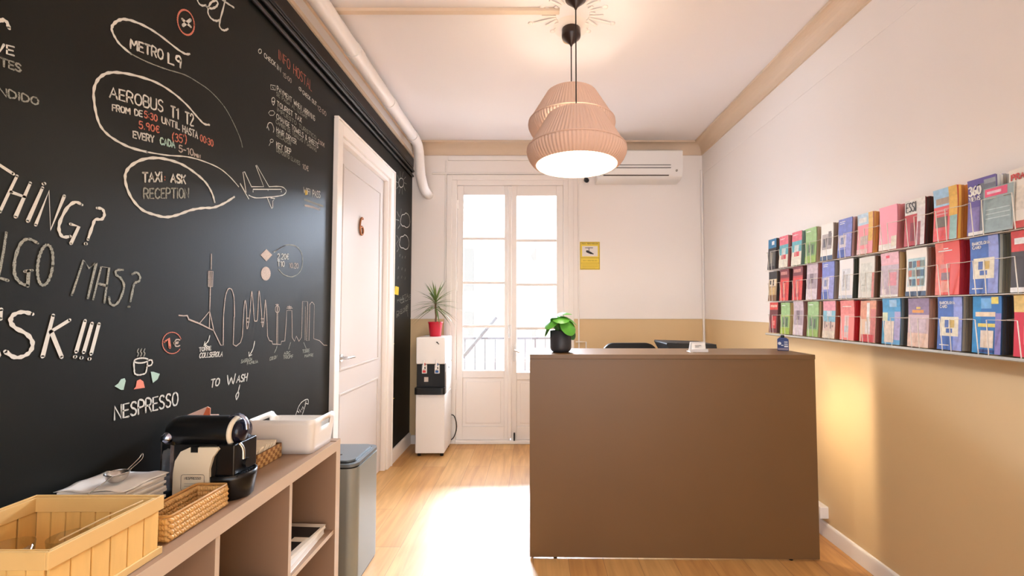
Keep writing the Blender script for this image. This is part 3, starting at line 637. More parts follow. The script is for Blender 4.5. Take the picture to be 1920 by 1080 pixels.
# skyline
s_ = lambda l: [(300+x/4.153, 440+y/4.153) for x, y in l]
c = Chalk(); w_ = .0055
c.line(s_([(145, 628), (180, 632), (210, 630), (222, 660), (300, 690), (380, 730), (415, 745)]), .007, P_, False)
c.lines([s_(l) for l in ([(415, 745), (470, 860), (490, 862), (492, 640)], [(575, 640), (568, 855), (590, 868), (625, 840), (640, 790)], [(835, 790), (850, 825), (870, 830), (875, 852), (940, 855), (945, 830), (970, 828), (980, 700), (985, 590), (1025, 590), (1028, 800), (1045, 830), (1060, 790), (1080, 830), (1100, 800), (1108, 520), (1148, 522), (1140, 825), (1158, 825), (1165, 540)], [(1200, 545), (1195, 810), (1240, 825), (1275, 860), (1300, 862)], [(398, 150), (397, 270)], [(375, 285), (410, 285), (407, 405), (375, 405), (375, 285)], [(385, 285), (385, 405)], [(397, 285), (396, 405)], [(390, 410), (385, 600)], [(385, 595), (310, 685)], [(385, 595), (382, 725)], [(385, 595), (415, 740)],
    [(910, 540), (905, 850)], [(916, 560), (914, 850)], [(898, 545), (922, 545)], [(985, 572), (1030, 572)], [(990, 560), (1022, 562)], [(1000, 580), (1005, 550), (1012, 580)], [(670, 650), (695, 650)], [(672, 680), (694, 680)], [(785, 655), (805, 655)], [(785, 682), (803, 682)], [(1130, 560), (1128, 820)])], w_, P_)
for l in ([(492, 640), (505, 500), (522, 435), (540, 418), (560, 435), (575, 500), (578, 640)], [(640, 790), (650, 600), (662, 510), (672, 600), (672, 710), (680, 728), (695, 640), (705, 520), (713, 440), (724, 540), (732, 660), (745, 672), (757, 650), (768, 440), (780, 520), (790, 640), (795, 715), (805, 690), (815, 560), (820, 510), (830, 640), (835, 790)], [(1165, 545), (1182, 525), (1200, 545)], ell(912, 580, 16, 28, 0, 2*PI, 10)):
    c.line(s_(l), w_, P_)
for l in ([(385, 785), (372, 830), (340, 862)], [(735, 830), (722, 890), (692, 945)], [(910, 865), (903, 890), (890, 918)], [(1015, 840), (1000, 890)], [(1118, 840), (1136, 885)]): c.line(s_(l), .006, W_ if l[0][0] < 800 else D_)
c.lines([s_([(348, 835), (338, 864), (362, 862)]), s_([(690, 915), (690, 948), (712, 935)])], .006)
c.text('TORRE', (373, 659), (395, 656), 7, 7, .006); c.text('COLLSEROLA', (373, 671), (416, 668), 9, 9, .006, slant=2); c.text('SAGRADA', (451, 681), (472, 676), 6, 6, .005, D_, 1); c.text('FAMiLiA', (463, 684), (483, 680), 5, 5, .005, D_)
c.text('COLON', (505, 676), (518, 672), 6, 6, .005, D_, 1); c.text('ARC', (532, 665), (544, 664), 5, 5, .005, D_); c.text('TRiOMF', (531, 673), (549, 671), 6, 6, .005, D_); c.text('TORRE', (567, 662), (580, 660), 6, 6, .005, D_); c.text('MAPFRE', (571, 670), (587, 668), 5, 5, .005, D_)
c.end('chalk_drawing', 'pink chalk skyline of towers with white arrows and names')
c = Chalk(); c.line(ell(322, 643, 18, 20, .6, 5.9, 18), .004, R_); c.lines([[(308, 641), (316, 635), (318, 652)]], .012, R_); c.text('$', (325, 650), (337, 649), 13, 13, .007, P_); c.end('chalk_writing', 'red chalk circle reading 1 euro')
c = Chalk(); w_ = .0065
c.line(ell(264, 676, 13, 4.5, 0, 2*PI, 16, -.08), w_); c.line([(250, 678), (251, 692), (252, 700), (258, 703), (266, 702), (273, 698), (276, 680)], w_); c.line([(276, 676), (283, 675), (285, 680), (282, 685), (275, 686)], w_)
for x in (258, 264, 270): c.line([(x-1, 668), (x+1, 663), (x-1, 659), (x+1, 654)], .005, D_)
c.end('chalk_drawing', 'white chalk drawing of a steaming cup')
c = Chalk(); c.fill([(214, 724), (226, 731), (231, 731), (235, 714), (233, 709), (226, 711), (221, 719)], T_); c.fill([(250, 730), (271, 727), (268, 715), (262, 711), (256, 714), (254, 725)], Q_); c.fill([(282, 697), (287, 697), (299, 701), (295, 711), (286, 718), (284, 709)], T_)
c.end('chalk_drawing', 'mint and coral chalk capsules'); c = Chalk(); c.text('NESPRESSO', (214, 787), (333, 759), 25, 24, .009); c.end('chalk_writing', 'tilted white chalk word under the capsules')
c = Chalk(); c.text('TO', (394, 727), (410, 722), 15, 13, .009, slant=2); c.text('W', (425, 722), (440, 719), 18, 18, .009, slant=1); c.text('ASH', (443, 717), (462, 714), 12, 14, .009, slant=2); c.line([(449, 722), (446, 734), (442, 741), (443, 749), (447, 740), (446, 733)], .007)
c.end('chalk_writing', 'white chalk words TO WASH with an arrow')
h_ = lambda l: [(280+x/4.908, 740+y/4.908) for x, y in l]
c = Chalk(); c.line(h_([(1345, 185), (1358, 150), (1375, 105), (1405, 65), (1455, 42), (1460, 85), (1440, 82), (1425, 125), (1405, 185)]), .006); c.lines([h_([(1360, 150), (1375, 165), (1380, 135), (1392, 160)]), h_([(1400, 140), (1410, 110), (1420, 130)]), h_([(1440, 60), (1430, 90)])], .006)
c.end('chalk_drawing', 'white chalk drawing of a hand above the tray')
# narrow black strip beyond the door
t_ = lambda l: [(720+x/3, 280+y/3) for x, y in l]
c = Chalk(); w_ = .009
c.line(t_(ell(96, 188, 14, 26, 0, 2*PI, 14)), w_)
for k in range(10):
    a = 2*PI*k/10; c.line(t_([(96+17*math.cos(a), 188+32*math.sin(a)), (96+30*math.cos(a+.1), 188+66*math.sin(a+.1))]), w_, D_, False)
for cx, cy in ((118, 402), (112, 525)):
    c.line(t_([(cx-24, cy-10), (cx-18, cy-32), (cx-4, cy-36), (cx+4, cy-44), (cx+16, cy-36), (cx+24, cy-20), (cx+28, cy+8), (cx+22, cy+30), (cx+8, cy+38), (cx-4, cy+30), (cx-16, cy+28), (cx-26, cy+10), (cx-24, cy-10)]), w_)
for l in ([(72, 350), (86, 380)], [(96, 335), (94, 362)], [(66, 395), (84, 400)], [(78, 445), (90, 425)], [(70, 485), (84, 505), (70, 530), (82, 560), (72, 575)]): c.line(t_(l), w_, D_, False)
for x, y in ((90, 590), (104, 600), (120, 600), (82, 660), (102, 665), (120, 672), (80, 715), (100, 712), (120, 718)): c.line(t_([(x, y), (x-3, y+13)]), w_, D_, False)
for l, x0, y0 in (('HASTA', 74, 862), ('QUE', 92, 868), ('DEJE', 70, 935)):
    c.text(l, t_([(x0, y0)])[0], t_([(x0+62, y0-30)])[0], 7, 8, .008, D_)
c.text('DE LLOVER', t_([(70, 945)])[0], t_([(136, 895)])[0], 5, 8, .008, D_)
c.line(t_([(128, 905), (134, 940)]), .008, D_, False)
c.end('chalk_drawing', 'white chalk sun, clouds and rain on the narrow strip beyond the door')
c = Chalk()
for k in range(16): y = 440+k*20.5; c.line([(734.8, y), (736.8 if k % 5 else 739, y-.6)], .012, Y_, False)
c.end('chalk_marks', 'yellow chalk ruler ticks beside the door casing')
nt_ = at(744, 545, X=XL); b = MB((XL, nt_.y, nt_.z)); b.prism([(nt_.y-.07, nt_.z-.035), (nt_.y+.04, nt_.z-.04), (nt_.y+.05, nt_.z+.035), (nt_.y-.05, nt_.z+.04)], 'X', XL, XL+.003)
tag(b.build('sticky_note', flat((235, 200, 60), .8)), 'small yellow note stuck on the black strip beyond the door', 'note')

# ------------------------------------------------------------------ yellow sign
sg = thing('warning_sign', 'yellow video surveillance sign on the back wall', 'sign', (.583, YB, 1.912)); O = sg.location
x0, x1, z0, z1 = .481, .685, 1.768, 2.056; yf = YB-.004
b = MB(O); b.box(x0, yf, z0, x1, YB, z1); b.build('sign_plate', flat((236, 206, 60)), sg)
b = MB(O); BK = 0; SX, SZ, NY = Vector((1, 0, 0)), Vector((0, 0, 1)), Vector((0, -1, 0))
def q(x, z): return Vector((x, yf, z))
b.box(x0+.022, yf-.0008, 1.905, x1-.022, yf, 2.012, 1)
for (a0, a1) in (((x0+.006, z0+.006), (x1-.006, z0+.006)), ((x1-.006, z0+.006), (x1-.006, z1-.006)), ((x1-.006, z1-.006), (x0+.006, z1-.006)), ((x0+.006, z1-.006), (x0+.006, z0+.006)), ((x0+.006, 1.889), (x1-.006, 1.889)), ((x0+.006, 1.836), (x1-.006, 1.836))):
    ribbon(b, [q(*a0), q(*a1)], .003, SX, SZ, NY, 0, .0008)
ribbon(b, [q(.535, 1.993), q(.612, 1.993)], .007, SX, SZ, NY, 2, .0016); ribbon(b, [q(.573, 1.993), q(.573, 1.962)], .008, SX, SZ, NY, 2, .0016)
ribbon(b, [q(.553, 1.957), q(.594, 1.938)], .024, SX, SZ, NY, 2, .002); ribbon(b, [q(.604, 1.934), q(.616, 1.930)], .012, SX, SZ, NY, 2, .002)
text_plane(b, 'ZONA VIDEOVIGILADA', q(x0+.016, 2.030), SX, SZ, NY, .013, x1-x0-.032, .0022, 2, .001)
text_plane(b, 'ZONA VIDEOVIGILADA', q(x0+.028, 1.856), SX, SZ, NY, .009, x1-x0-.056, .0016, 0, .001)
for z in (1.82, 1.808, 1.796, 1.784): ribbon(b, [q(x0+.02, z), q(x1-.02-(.03 if z < 1.79 else 0), z)], .002, SX, SZ, NY, 0, .0008)
b.build('sign_print', [flat((140, 110, 30)), flat((230, 222, 214)), flat((50, 42, 46))], sg)

# ------------------------------------------------------------------ water dispenser
wd = thing('water_dispenser', 'tall white water dispenser with black tap bay beside the balcony door', 'water dispenser', (-.955, 4.16, 0)); O = wd.location
x0, x1, y0, y1 = -1.093, -.822, 3.99, 4.33
b = MB(O); b.box(x0, y0, .03, x1, y1, .575); b.box(x0, y0+.075, .575, x1, y1, .85); b.box(x0, y0, .85, x1, y1, 1.10); b.build('body', M_white, wd, bevel=.012, seg=3)
b = MB(O); b.box(x0+.004, y0+.02, .575, x1-.004, y0+.08, .85); b.build('tap_bay', M_black, wd, bevel=.006)
b = MB(O); b.prism([(x0-.004, y0+.05), (x0-.004, y0-.02), (x0+.03, y0-.035), (x1-.03, y0-.035), (x1+.004, y0-.02), (x1+.004, y0+.05)], 'Z', .575, .635); b.build('drip_tray', M_black, wd, bevel=.004)
for xx, col, nm in ((-1.013, (214, 60, 66), 'red water tap'), (-.895, (50, 96, 160), 'blue water tap')):
    b = MB(O); b.box(xx-.022, y0-.004, .765, xx+.022, y0+.02, .845, 1); b.box(xx-.015, y0-.006, .772, xx+.015, y0, .794, 0); b.box(xx-.012, y0-.006, .805, xx+.012, y0, .824, 2)
    b.cyl((xx, y0+.01, .80), (xx, y0-.05, .815), .009, 10, 1); b.box(xx-.010, y0-.010, .838, xx+.010, y0-.002, .862, 0); b.tube([(xx, y0-.03, .81), (xx, y0-.03, .85), (xx, y0-.02, .89)], .008, 10, 1)
    o = b.build('tap', [flat(col), M_white, M_black], wd, bevel=.002); o['label'] = nm
b = MB(O); b.box(x0+.075, y0+.018, .685, x0+.113, y0+.021, .728); b.build('label', flat((206, 190, 178)), wd)
b = MB(O); b.tube([(x0+.19, y0-.001, 1.055), (x0+.205, y0-.006, 1.045), (x0+.214, y0-.001, 1.036)], .004, 8); b.cyl((x0+.20, y0, 1.052), (x0+.20, y0-.004, 1.052), .006, 10); b.build('keyhole', M_black, wd)
b = MB(O); b.cyl((x1, 4.17, .80), (x1+.004, 4.17, .80), .008, 10); b.build('screw_cover', M_black, wd)
for xx in (x0+.03, x1-.03):
    for yy in (y0+.04, y1-.04): MB(O).cyl((xx, yy, 0), (xx, yy, .032), .016, 12).build('foot', M_black, wd)
b = MB(O); b.tube(catmull([(x1-.02, y1+.005, .30), (x1+.02, y1+.015, .29), (x1+.045, y1+.02, .22), (x1+.045, y1+.02, .14), (x1+.01, y1+.02, .06), (x1-.06, y1+.02, .03)], 5), .005, 8); b.build('power_cable', M_black, wd)

# ------------------------------------------------------------------ red potted dracaena on the dispenser
pl = thing('potted_dracaena', 'spiky green houseplant in a red pot on the water dispenser', 'plant', (-.945, 4.13, 1.10)); O = pl.location; cx, cy, cz = O
b = MB(O); b.lathe([(.001, 0), (.050, 0), (.053, .004), (.067, .125), (.071, .128), (.071, .14), (.064, .14), (.061, .12), (.001, .12)], O, 28); b.build('pot', mat('red_pot', (196, 24, 48), .3), pl)
b = MB(O); b.lathe([(.06, .121), (.03, .128), (.001, .13)], O, 16); b.build('soil', mat('soil', (60, 44, 34), .95, var=.4, scale=80), pl)
b = MB(O); b.tube([(cx, cy, cz+.12), (cx+.006, cy, cz+.20), (cx-.002, cy, cz+.29), (cx+.003, cy, cz+.34)], .009, 8); b.build('stem', mat('plant_stem', (120, 90, 64), .8, var=.2), pl)
M_lf = mat('dracaena_leaf', (104, 124, 66), .4, var=.35, scale=22); rnd = random.Random(3)
for k in range(46):
    a = 2*PI*k*.382+rnd.uniform(-.15, .15); up = 1-(k/46.); L = rnd.uniform(.24, .32)*(.8+.2*(1-up)); el = -.45+1.65*(1-k/46.)+rnd.uniform(-.15, .15)
    base = Vector((cx, cy, cz+.27+.09*(1-k/46.))); d0 = Vector((math.cos(a)*math.cos(el), math.sin(a)*math.cos(el), math.sin(el))); side = Vector((-math.sin(a), math.cos(a), 0))
    pts = []; vs = []; n = 7
    for i in range(n+1):
        t = i/n; p = base+d0*L*t+Vector((0, 0, -1))*L*.32*t*t*max(.2, math.cos(el)); wd_ = .0088*math.sin(PI*min(1, .18+t*.85))**.6*(1-t**3) if i < n else .0004
        p.y = min(p.y, YB-.035)
        nn = side.cross(d0).normalized(); vs += [p-side*wd_, p+nn*wd_*.35, p+side*wd_]
    fs = []
    for i in range(n): q0 = 3*i; fs += [(q0, q0+1, q0+4, q0+3), (q0+1, q0+2, q0+5, q0+4)]
    MB(O).add(vs, fs, 0, True).build('leaf', M_lf, pl)
# ------------------------------------------------------------------ reception desk
def lam(name, rgb):
    return mat(name, rgb, .42, var=.10, scale=5, bump=.05, bscale=70, stretch=(.6, 6, 14))
M_desk = mat('taupe_laminate', (114, 83, 49), .40, var=.06, scale=4, bump=.04, bscale=220, spec=.6)
M_desktop = mat('desk_top_laminate', (206, 180, 154), .32, var=.03, scale=4)
dk = thing('reception_desk', 'taupe panel-fronted reception desk in the middle of the room', 'desk', (-.02, 2.385, 0), rz=-.015); 
def L(x0, y0, z0, x1, y1, z1, mi=0, b=None): return (b or MB()).box(x0, y0, z0, x1, y1, z1, mi)
DW = 1.57
L(0, 0, .009, DW, .022, 1.085).build('front_panel', M_desk, dk, bevel=.0015)
L(0, -.004, 1.085, DW, .375, 1.110).build('counter_top', M_desk, dk, bevel=.0015)
L(.0, .022, .018, .022, .37, 1.085).build('side_panel', M_desk, dk, bevel=.0015)
L(DW-.40, .30, .018, DW-.378, .70, .735).build('side_panel', M_desk, dk, bevel=.0015)
L(.022, .36, .735, DW-.05, .98, .76).build('work_surface', M_desktop, dk, bevel=.002)
L(.022, .70, .018, .044, .96, .735).build('side_panel', M_desk, dk, bevel=.0015)
for x in (.14, 1.42):
    for y in (.012,):
        b = MB(); b.cyl((x, y, 0), (x, y, .011), .010, 12); b.build('foot', M_black, dk)
b = MB(); b.cyl((1.159, .5, 0), (1.159, .5, .02), .012, 12); b.build('foot', M_black, dk); b = MB(); b.cyl((.033, .8, 0), (.033, .8, .02), .012, 12); b.build('foot', M_black, dk)
b = MB(); b.cyl((.011, .3, 0), (.011, .3, .02), .010, 12); b.build('foot', M_black, dk)
# lamp under the counter, behind the front panel
ul = thing('under_counter_lamp', 'small lamp under the desk counter that lights the right wall', 'lamp', (1.28, 2.60, .965)); O = ul.location
b = MB(O); b.lathe([(.001, .12), (.012, .118), (.03, .08), (.035, .05), (.06, .0), (.057, .0), (.032, .048), (.001, .06)], O, 24); b.build('lamp_shade', M_white, ul)
b = MB(O); b.ball((O.x, O.y, O.z+.025), .022, 12); b.build('bulb', mb_, ul)
sl = bpy.data.lights.new('under_counter_light', 'SPOT'); sl.energy = 9; sl.color = (1, .76, .46); sl.spot_size = 1.75; sl.spot_blend = 1.0; sl.shadow_soft_size = .06
so = bpy.data.objects.new('under_counter_light', sl); C.objects.link(so); so.parent = ul; so.location = (0, 0, -.01); so.rotation_euler = Vector((.46, -.36, -.30)).to_track_quat('-Z', 'Y').to_euler()

point('bulb_light', (0, 0, -.02), 3.5, (1, .86, .70), .03, ul)
# plant on the desk
pp = thing('potted_pilea', 'round-leaved green plant in a dark grey pot on the desk corner', 'plant', (.16, 2.51, 1.11)); O = pp.location; cx, cy, cz = O
b = MB(O); b.lathe([(.001, 0), (.045, 0), (.060, .016), (.0625, .03), (.0625, .125), (.058, .127), (.056, .115), (.001, .112)], O, 32); b.build('pot', mat('dark_grey_pot', (52, 52, 56), .45), pp)
b = MB(O); b.lathe([(.056, .113), (.03, .118), (.001, .12)], O, 16); b.build('soil', mat('soil', (60, 44, 34), .95, var=.4, scale=80), pp)
M_pil = mat('pilea_leaf', (86, 158, 52), .32, var=.28, scale=18); rnd = random.Random(5)
for k in range(11):
    a = 2*PI*k*.382+.5; t = k/10.; R = .086*math.sin(.25+1.25*(1-t*.95)) if k else .08
    pz = cz+.120+.108*t**.8+rnd.uniform(-.01, .012); R = max(.012, R)
    c0 = Vector((cx+R*math.cos(a), cy+R*math.sin(a), pz+.0)); nrm = Vector((math.cos(a)*(1.15-t), math.sin(a)*(1.15-t), .35+t)).normalized()
    u = nrm.cross(Vector((0, 0, 1))).normalized() if abs(nrm.z) < .98 else Vector((1, 0, 0)); v = nrm.cross(u); rl_ = rnd.uniform(.043, .054)
    vs = [c0-nrm*.004]; 
    for j in range(1, 4):
        for i in range(18): th = 2*PI*i/18; r = rl_*j/3*(1+.04*math.cos(th)); vs.append(c0+u*r*math.cos(th)+v*r*math.sin(th)*1.08+nrm*(-.004-.010*(j/3)**2))
    fs = [(0, 1+i, 1+(i+1) % 18) for i in range(18)]
    for j in range(2):
        for i in range(18): q0 = 1+18*j; fs.append((q0+i, q0+18+i, q0+18+(i+1) % 18, q0+(i+1) % 18))
    lf = MB(O).add(vs, fs, 0, True).build('leaf', M_pil, pp)
    b = MB(O); b.tube(catmull([(cx+.008*math.cos(a), cy+.008*math.sin(a), cz+.115), (cx+R*.5*math.cos(a), cy+R*.5*math.sin(a), (cz+.115+pz)/2+.012), c0-nrm*.006], 4), .0018, 6); b.build('stalk', mat('pilea_stalk', (120, 150, 80), .5), lf)
# card holder, blue pack
ch = thing('card_holder', 'small white card holder standing on the desk counter', 'card holder', (.967, 2.53, 1.11)); O = ch.location
b = MB(O); b.box(.915, 2.50, 1.11, 1.02, 2.56, 1.114); b.prism([(2.512, 1.114), (2.50, 1.114), (2.50, 1.128), (2.503, 1.128), (2.506, 1.118)], 'X', .915, 1.02); b.prism([(2.555, 1.113), (2.548, 1.113), (2.528, 1.168), (2.532, 1.168)], 'X', .925, 1.016); b.build('stand', M_white, ch)
b = MB(O); b.prism([(2.518, 1.116), (2.513, 1.116), (2.522, 1.160), (2.527, 1.160)], 'X', .932, 1.012); cd = b.build('cards', M_paper, ch)
b = MB(O)
for z, a0, a1 in ((1.147, .95, .985), (1.138, .95, .972)): b.box(a0, 2.5145, z, a1, 2.5215, z+.003)
b.build('card_print', flat((150, 140, 132)), cd)
bp_ = thing('blue_packet', 'small blue packet with white print on the right corner of the desk counter', 'packet', (1.515, 2.60, 1.11), rz=-.5); 
b = MB(); b.box(-.030, -.014, 0, .030, .014, .068); b.prism([(-.030, .068), (.030, .068), (.016, .079), (-.018, .079)], 'Y', -.013, .013); b.build('box', flat((52, 68, 122)), bp_, bevel=.003)
b = MB(); b.lathe([(.001, 0), (.011, 0), (.011, .014), (.007, .018), (.001, .018)], (-.002, 0, .076), 16); b.build('cap', M_black, bp_)
b = MB(); 
for x0, z0, x1, z1 in ((.006, .050, .024, .055), (.006, .038, .025, .043), (.006, .022, .026, .032), (-.010, .030, .002, .035)): b.box(x0, -.0148, z0, x1, -.0138, z1)
b.cyl((-.018, -.0138, .044), (-.018, -.0148, .044), .009, 14); b.box(-.028, -.0147, .004, .026, -.0138, .016, 1); b.build('print', [flat((224, 226, 232)), flat((150, 140, 160))], bp_)
# printer on the work surface
pr = thing('printer', 'low black printer behind the desk counter, near the card holder', 'printer', (1.01, 3.03, .76)); O = pr.location
x0, x1, y0, y1 = .93, 1.24, 2.86, 3.18
b = MB(O); b.box(x0, y0, .76, x1, y1, 1.06); b.build('body', M_soft, pr, bevel=.012, seg=3)
b = MB(O); b.prism([(x0+.0, 1.06), (x1, 1.06), (x1-.01, 1.125), (x0-.03, 1.135), (x0-.035, 1.125)], 'Y', y0+.02, y1); b.build('scanner_lid', M_soft, pr, bevel=.006)
b = MB(O); b.box(x0+.05, y0-.003, .90, x1-.05, y0+.02, .96); b.build('paper_slot', M_black, pr); b = MB(O); b.box(x0+.06, y0-.08, .80, x1-.06, y0+.01, .812); b.build('paper_tray', M_black, pr)
# office chair
oc = thing('office_chair', 'black office chair behind the desk, only the backrest top in view', 'chair', (.76, 3.62, 0)); O = oc.location
b = MB(O); pts = rrect(.76-.215, .56, .76+.215, 1.095, .09, 8); b.prism(pts, 'Y', 3.36, 3.41); b.build('backrest', M_soft, oc, bevel=.018, seg=3)
b = MB(O); b.prism(rrect(.76-.23, 3.42, .76+.23, 3.88, .08, 6), 'Z', .44, .51); b.build('seat', M_soft, oc, bevel=.02, seg=3)
b = MB(O); b.tube([(.76, 3.385, .62), (.76, 3.37, .47), (.76, 3.50, .43), (.76, 3.64, .43)], .02, 10, flat_=.6); b.build('back_bracket', M_black, oc)
b = MB(O); b.cyl((.76, 3.65, .10), (.76, 3.65, .44), .025, 16); b.build('gas_stem', M_chrome, oc)
for k in range(5):
    a = 2*PI*k/5+.3; e = Vector((.76+.26*math.cos(a), 3.65+.26*math.sin(a), .075)); b = MB(O); b.tube([(.76, 3.65, .11), e], .022, 10, r1=.014); lg = b.build('leg', M_black, oc)
    b = MB(O); b.cyl((e.x-.012, e.y, .027), (e.x+.012, e.y, .027), .027, 16); b.cyl((e.x, e.y, .027), (e.x, e.y, .075), .006, 8); b.build('caster', M_black, lg)
# wall socket
ws = thing('wall_socket', 'white surface socket on the right wall beside the desk foot', 'socket', (XR, 2.63, .15)); O = ws.location
b = MB(O); b.prism([(2.585, .115), (2.685, .115), (2.685, .185), (2.585, .185)], 'X', XR-.05, XR); b.build('socket_box', M_white, ws, bevel=.006)
b = MB(O); b.cyl((XR-.049, 2.635, .15), (XR-.058, 2.635, .15), .028, 24); b.build('socket_ring', M_white, ws)
b = MB(O); b.cyl((XR-.056, 2.635, .15), (XR-.085, 2.635, .148), .021, 16); b.tube(catmull([(XR-.085, 2.635, .148), (XR-.11, 2.65, .13), (XR-.10, 2.72, .05), (XR-.07, 2.85, .02)], 4), .005, 8); b.build('plug', M_black, ws)

# ------------------------------------------------------------------ pedal bin
bn = thing('trash_bin', 'tall grey metal trash bin between the shelf unit and the room door', 'bin', (-1.02, 2.29, 0)); O = bn.location
M_bin = mat('grey_bin_metal', (148, 153, 148), .4, .3, var=.04, scale=6); x0, x1, y0, y1 = -1.185, -.873, 2.135, 2.455
b = MB(O); b.prism(rrect(x0, y0, x1, y1, .05, 8), 'Z', .012, .572, sm=False); o = b.build('bin_body', M_bin, bn, bevel=.004)
b = MB(O); b.prism(rrect(x0+.004, y0+.004, x1-.004, y1-.004, .047, 8), 'Z', .0, .012); b.build('bin_base', M_black, bn)
b = MB(O); b.prism(rrect(x0+.004, y0+.004, x1-.004, y1-.004, .047, 8), 'Z', .572, .580); b.build('rubber_ring', M_black, bn)
b = MB(O); b.prism(rrect(x0, y0, x1, y1, .05, 8), 'Z', .580, .594); b.build('rim', mat('grey_bin_lid', (116, 124, 128), .35, .3), bn, bevel=.003)
b = MB(O); b.prism(rrect(x0+.022, y0+.022, x1-.022, y1-.022, .04, 8), 'Z', .5935, .597); b.build('lid_gap', M_black, bn)
b = MB(O); b.prism(rrect(x0+.028, y0+.028, x1-.028, y1-.028, .036, 8), 'Z', .597, .605); li = b.build('lid', mat('grey_bin_lid', (116, 124, 128), .35, .3), bn, bevel=.003)
b = MB(O); b.cyl((-1.0, 2.25, .605), (-1.0, 2.25, .607), .007, 12); b.build('lid_button', M_black, li)

# ------------------------------------------------------------------ cube shelf unit
su = thing('shelf_unit', 'grey-beige cube shelf unit along the blackboard wall', 'shelf', (-1.05, 1.2, 0)); O = su.location
M_su = mat('shelf_laminate', (152, 122, 98), .42, var=.05, scale=3, stretch=(1, 8, 1)); M_edge = mat('shelf_edge_band', (198, 174, 148), .4)
FX, BKX, ST = -.85, XL+.004, .79
def panel(name, x0, y0, z0, x1, y1, z1):     # board with a pale front edge band
    p = MB(O).box(x0, y0, z0, x1-.001, y1, z1).build(name, M_su, su)
    MB(O).box(x1-.001, y0, z0, x1, y1, z1).build('edge_band', M_edge, p)
panel('top', BKX, .46, ST-.042, FX, 1.868, ST)
panel('end_panel', BKX, 1.868, 0, FX, 1.905, ST+.002)
panel('end_panel', BKX, .46, 0, FX, .498, ST-.042)
panel('bottom', BKX, .498, 0, FX, 1.868, .04)
for y in (.823, 1.173, 1.523): panel('divider', BKX, y, .04, FX-.004, y+.016, ST-.042)
for y0, y1 in ((.498, .823), (.839, 1.173), (1.189, 1.523), (1.539, 1.868)): panel('shelf_board', BKX+.006, y0, .40, FX-.006, y1, .416)
MB(O).box(BKX-.003, .498, .04, BKX+.004, 1.868, ST-.042).build('back_panel', M_su, su)
# magazines lying in the cubbies
def magazine(x0, y0, z, x1, y1, h, rot, cover, label, blotch=None):
    o = thing('magazine', label, 'magazine', ((x0+x1)/2, (y0+y1)/2, z), 'magazines in the shelf unit', rot)
    w2, l2 = (x1-x0)/2, (y1-y0)/2
    MB().box(-w2+.002, -l2+.002, .001, w2-.002, l2-.002, h-.001).build('pages', M_paper, o)
    b = MB(); b.box(-w2, -l2, 0, w2, l2, .001); b.box(-w2, -l2, h-.001, w2, l2, h); cv = b.build('cover', flat(cover), o)
    if blotch:
        b = MB()
        for (u0, v0, u1, v1) in blotch: b.box(-w2+2*w2*u0, -l2+2*l2*v0, h, -w2+2*w2*u1, -l2+2*l2*v1, h+.0006)
        b.build('cover_photo', flat((34, 32, 32)), cv)
ph = [(.35, .06, .95, .22), (.55, .26, .92, .5), (.2, .45, .7, .62), (.4, .62, .96, .9), (.06, .1, .3, .4), (.1, .7, .36, .92)]
magazine(-1.10, 1.56, .416, -.875, 1.835, .022, .05, (232, 226, 216), 'thick white magazine at the bottom of the pile in the last cubby')
magazine(-1.12, 1.57, .438, -.885, 1.85, .014, -.06, (226, 216, 200), 'magazine with black and white cover on top of the pile in the last cubby', ph)
magazine(-1.09, 1.25, .416, -.87, 1.50, .018, .12, (206, 178, 140), 'tan magazine in the second cubby from the trash bin end', ph[1:4])

# ------------------------------------------------------------------ things on the shelf top
Z = ST
# wooden crate of slats
Z = ST+.0008
cr = thing('wooden_crate', 'pale slatted wooden crate at the near end of the shelf top', 'crate', (-1.017, .90, Z)); O = cr.location
M_pine = mat('pale_pine', (228, 184, 110), .55, var=.16, scale=7, stretch=(6, 6, 1)); M_pine2 = mat('pine_rim', (222, 182, 116), .55, var=.14, scale=9)
x0, x1, y0, y1, zt = -1.168, -.868, .782, 1.022, Z+.134
MB(O).box(x0+.006, y0+.006, Z, x1-.006, y1-.006, Z+.007).build('bottom', M_pine, cr)
def slats(axis, c, t0, t1, n):
    wsl = (t1-t0)/n
    for k in range(n):
        a, e = t0+k*wsl+.0016, t0+(k+1)*wsl-.0016; b = MB(O)
        if axis == 'X': b.box(c-.0025, a, Z+.002, c+.0025, e, zt-.004)
        else: b.box(a, c-.0025, Z+.002, e, c+.0025, zt-.004)
        b.build('slat', M_pine, cr, bevel=.0008)
slats('X', x1-.008, y0+.006, y1-.006, 6); slats('X', x0+.008, y0+.006, y1-.006, 6); slats('Y', y0+.008, x0+.012, x1-.012, 8); slats('Y', y1-.008, x0+.012, x1-.012, 8)
for z0, z1 in ((zt-.032, zt), (Z, Z+.016)):
    for (a, c_, d, e) in ((x1-.0055, y0, x1, y1), (x0, y0, x0+.0055, y1), (x0+.0055, y0, x1-.0055, y0+.0055), (x0+.0055, y1-.0055, x1-.0055, y1)):
        MB(O).box(a, c_, z0, d, e, z1).build('batten', M_pine2, cr, bevel=.0012)
for (a, c_, d, e) in ((x1-.015, y0+.011, x1-.0105, y1-.011), (x0+.0105, y0+.011, x0+.015, y1-.011), (x0+.015, y0+.0105, x1-.015, y0+.015), (x0+.015, y1-.015, x1-.015, y1-.0105)):
    MB(O).box(a, c_, zt-.034, d, e, zt-.002).build('batten', M_pine2, cr, bevel=.001)
Z = ST
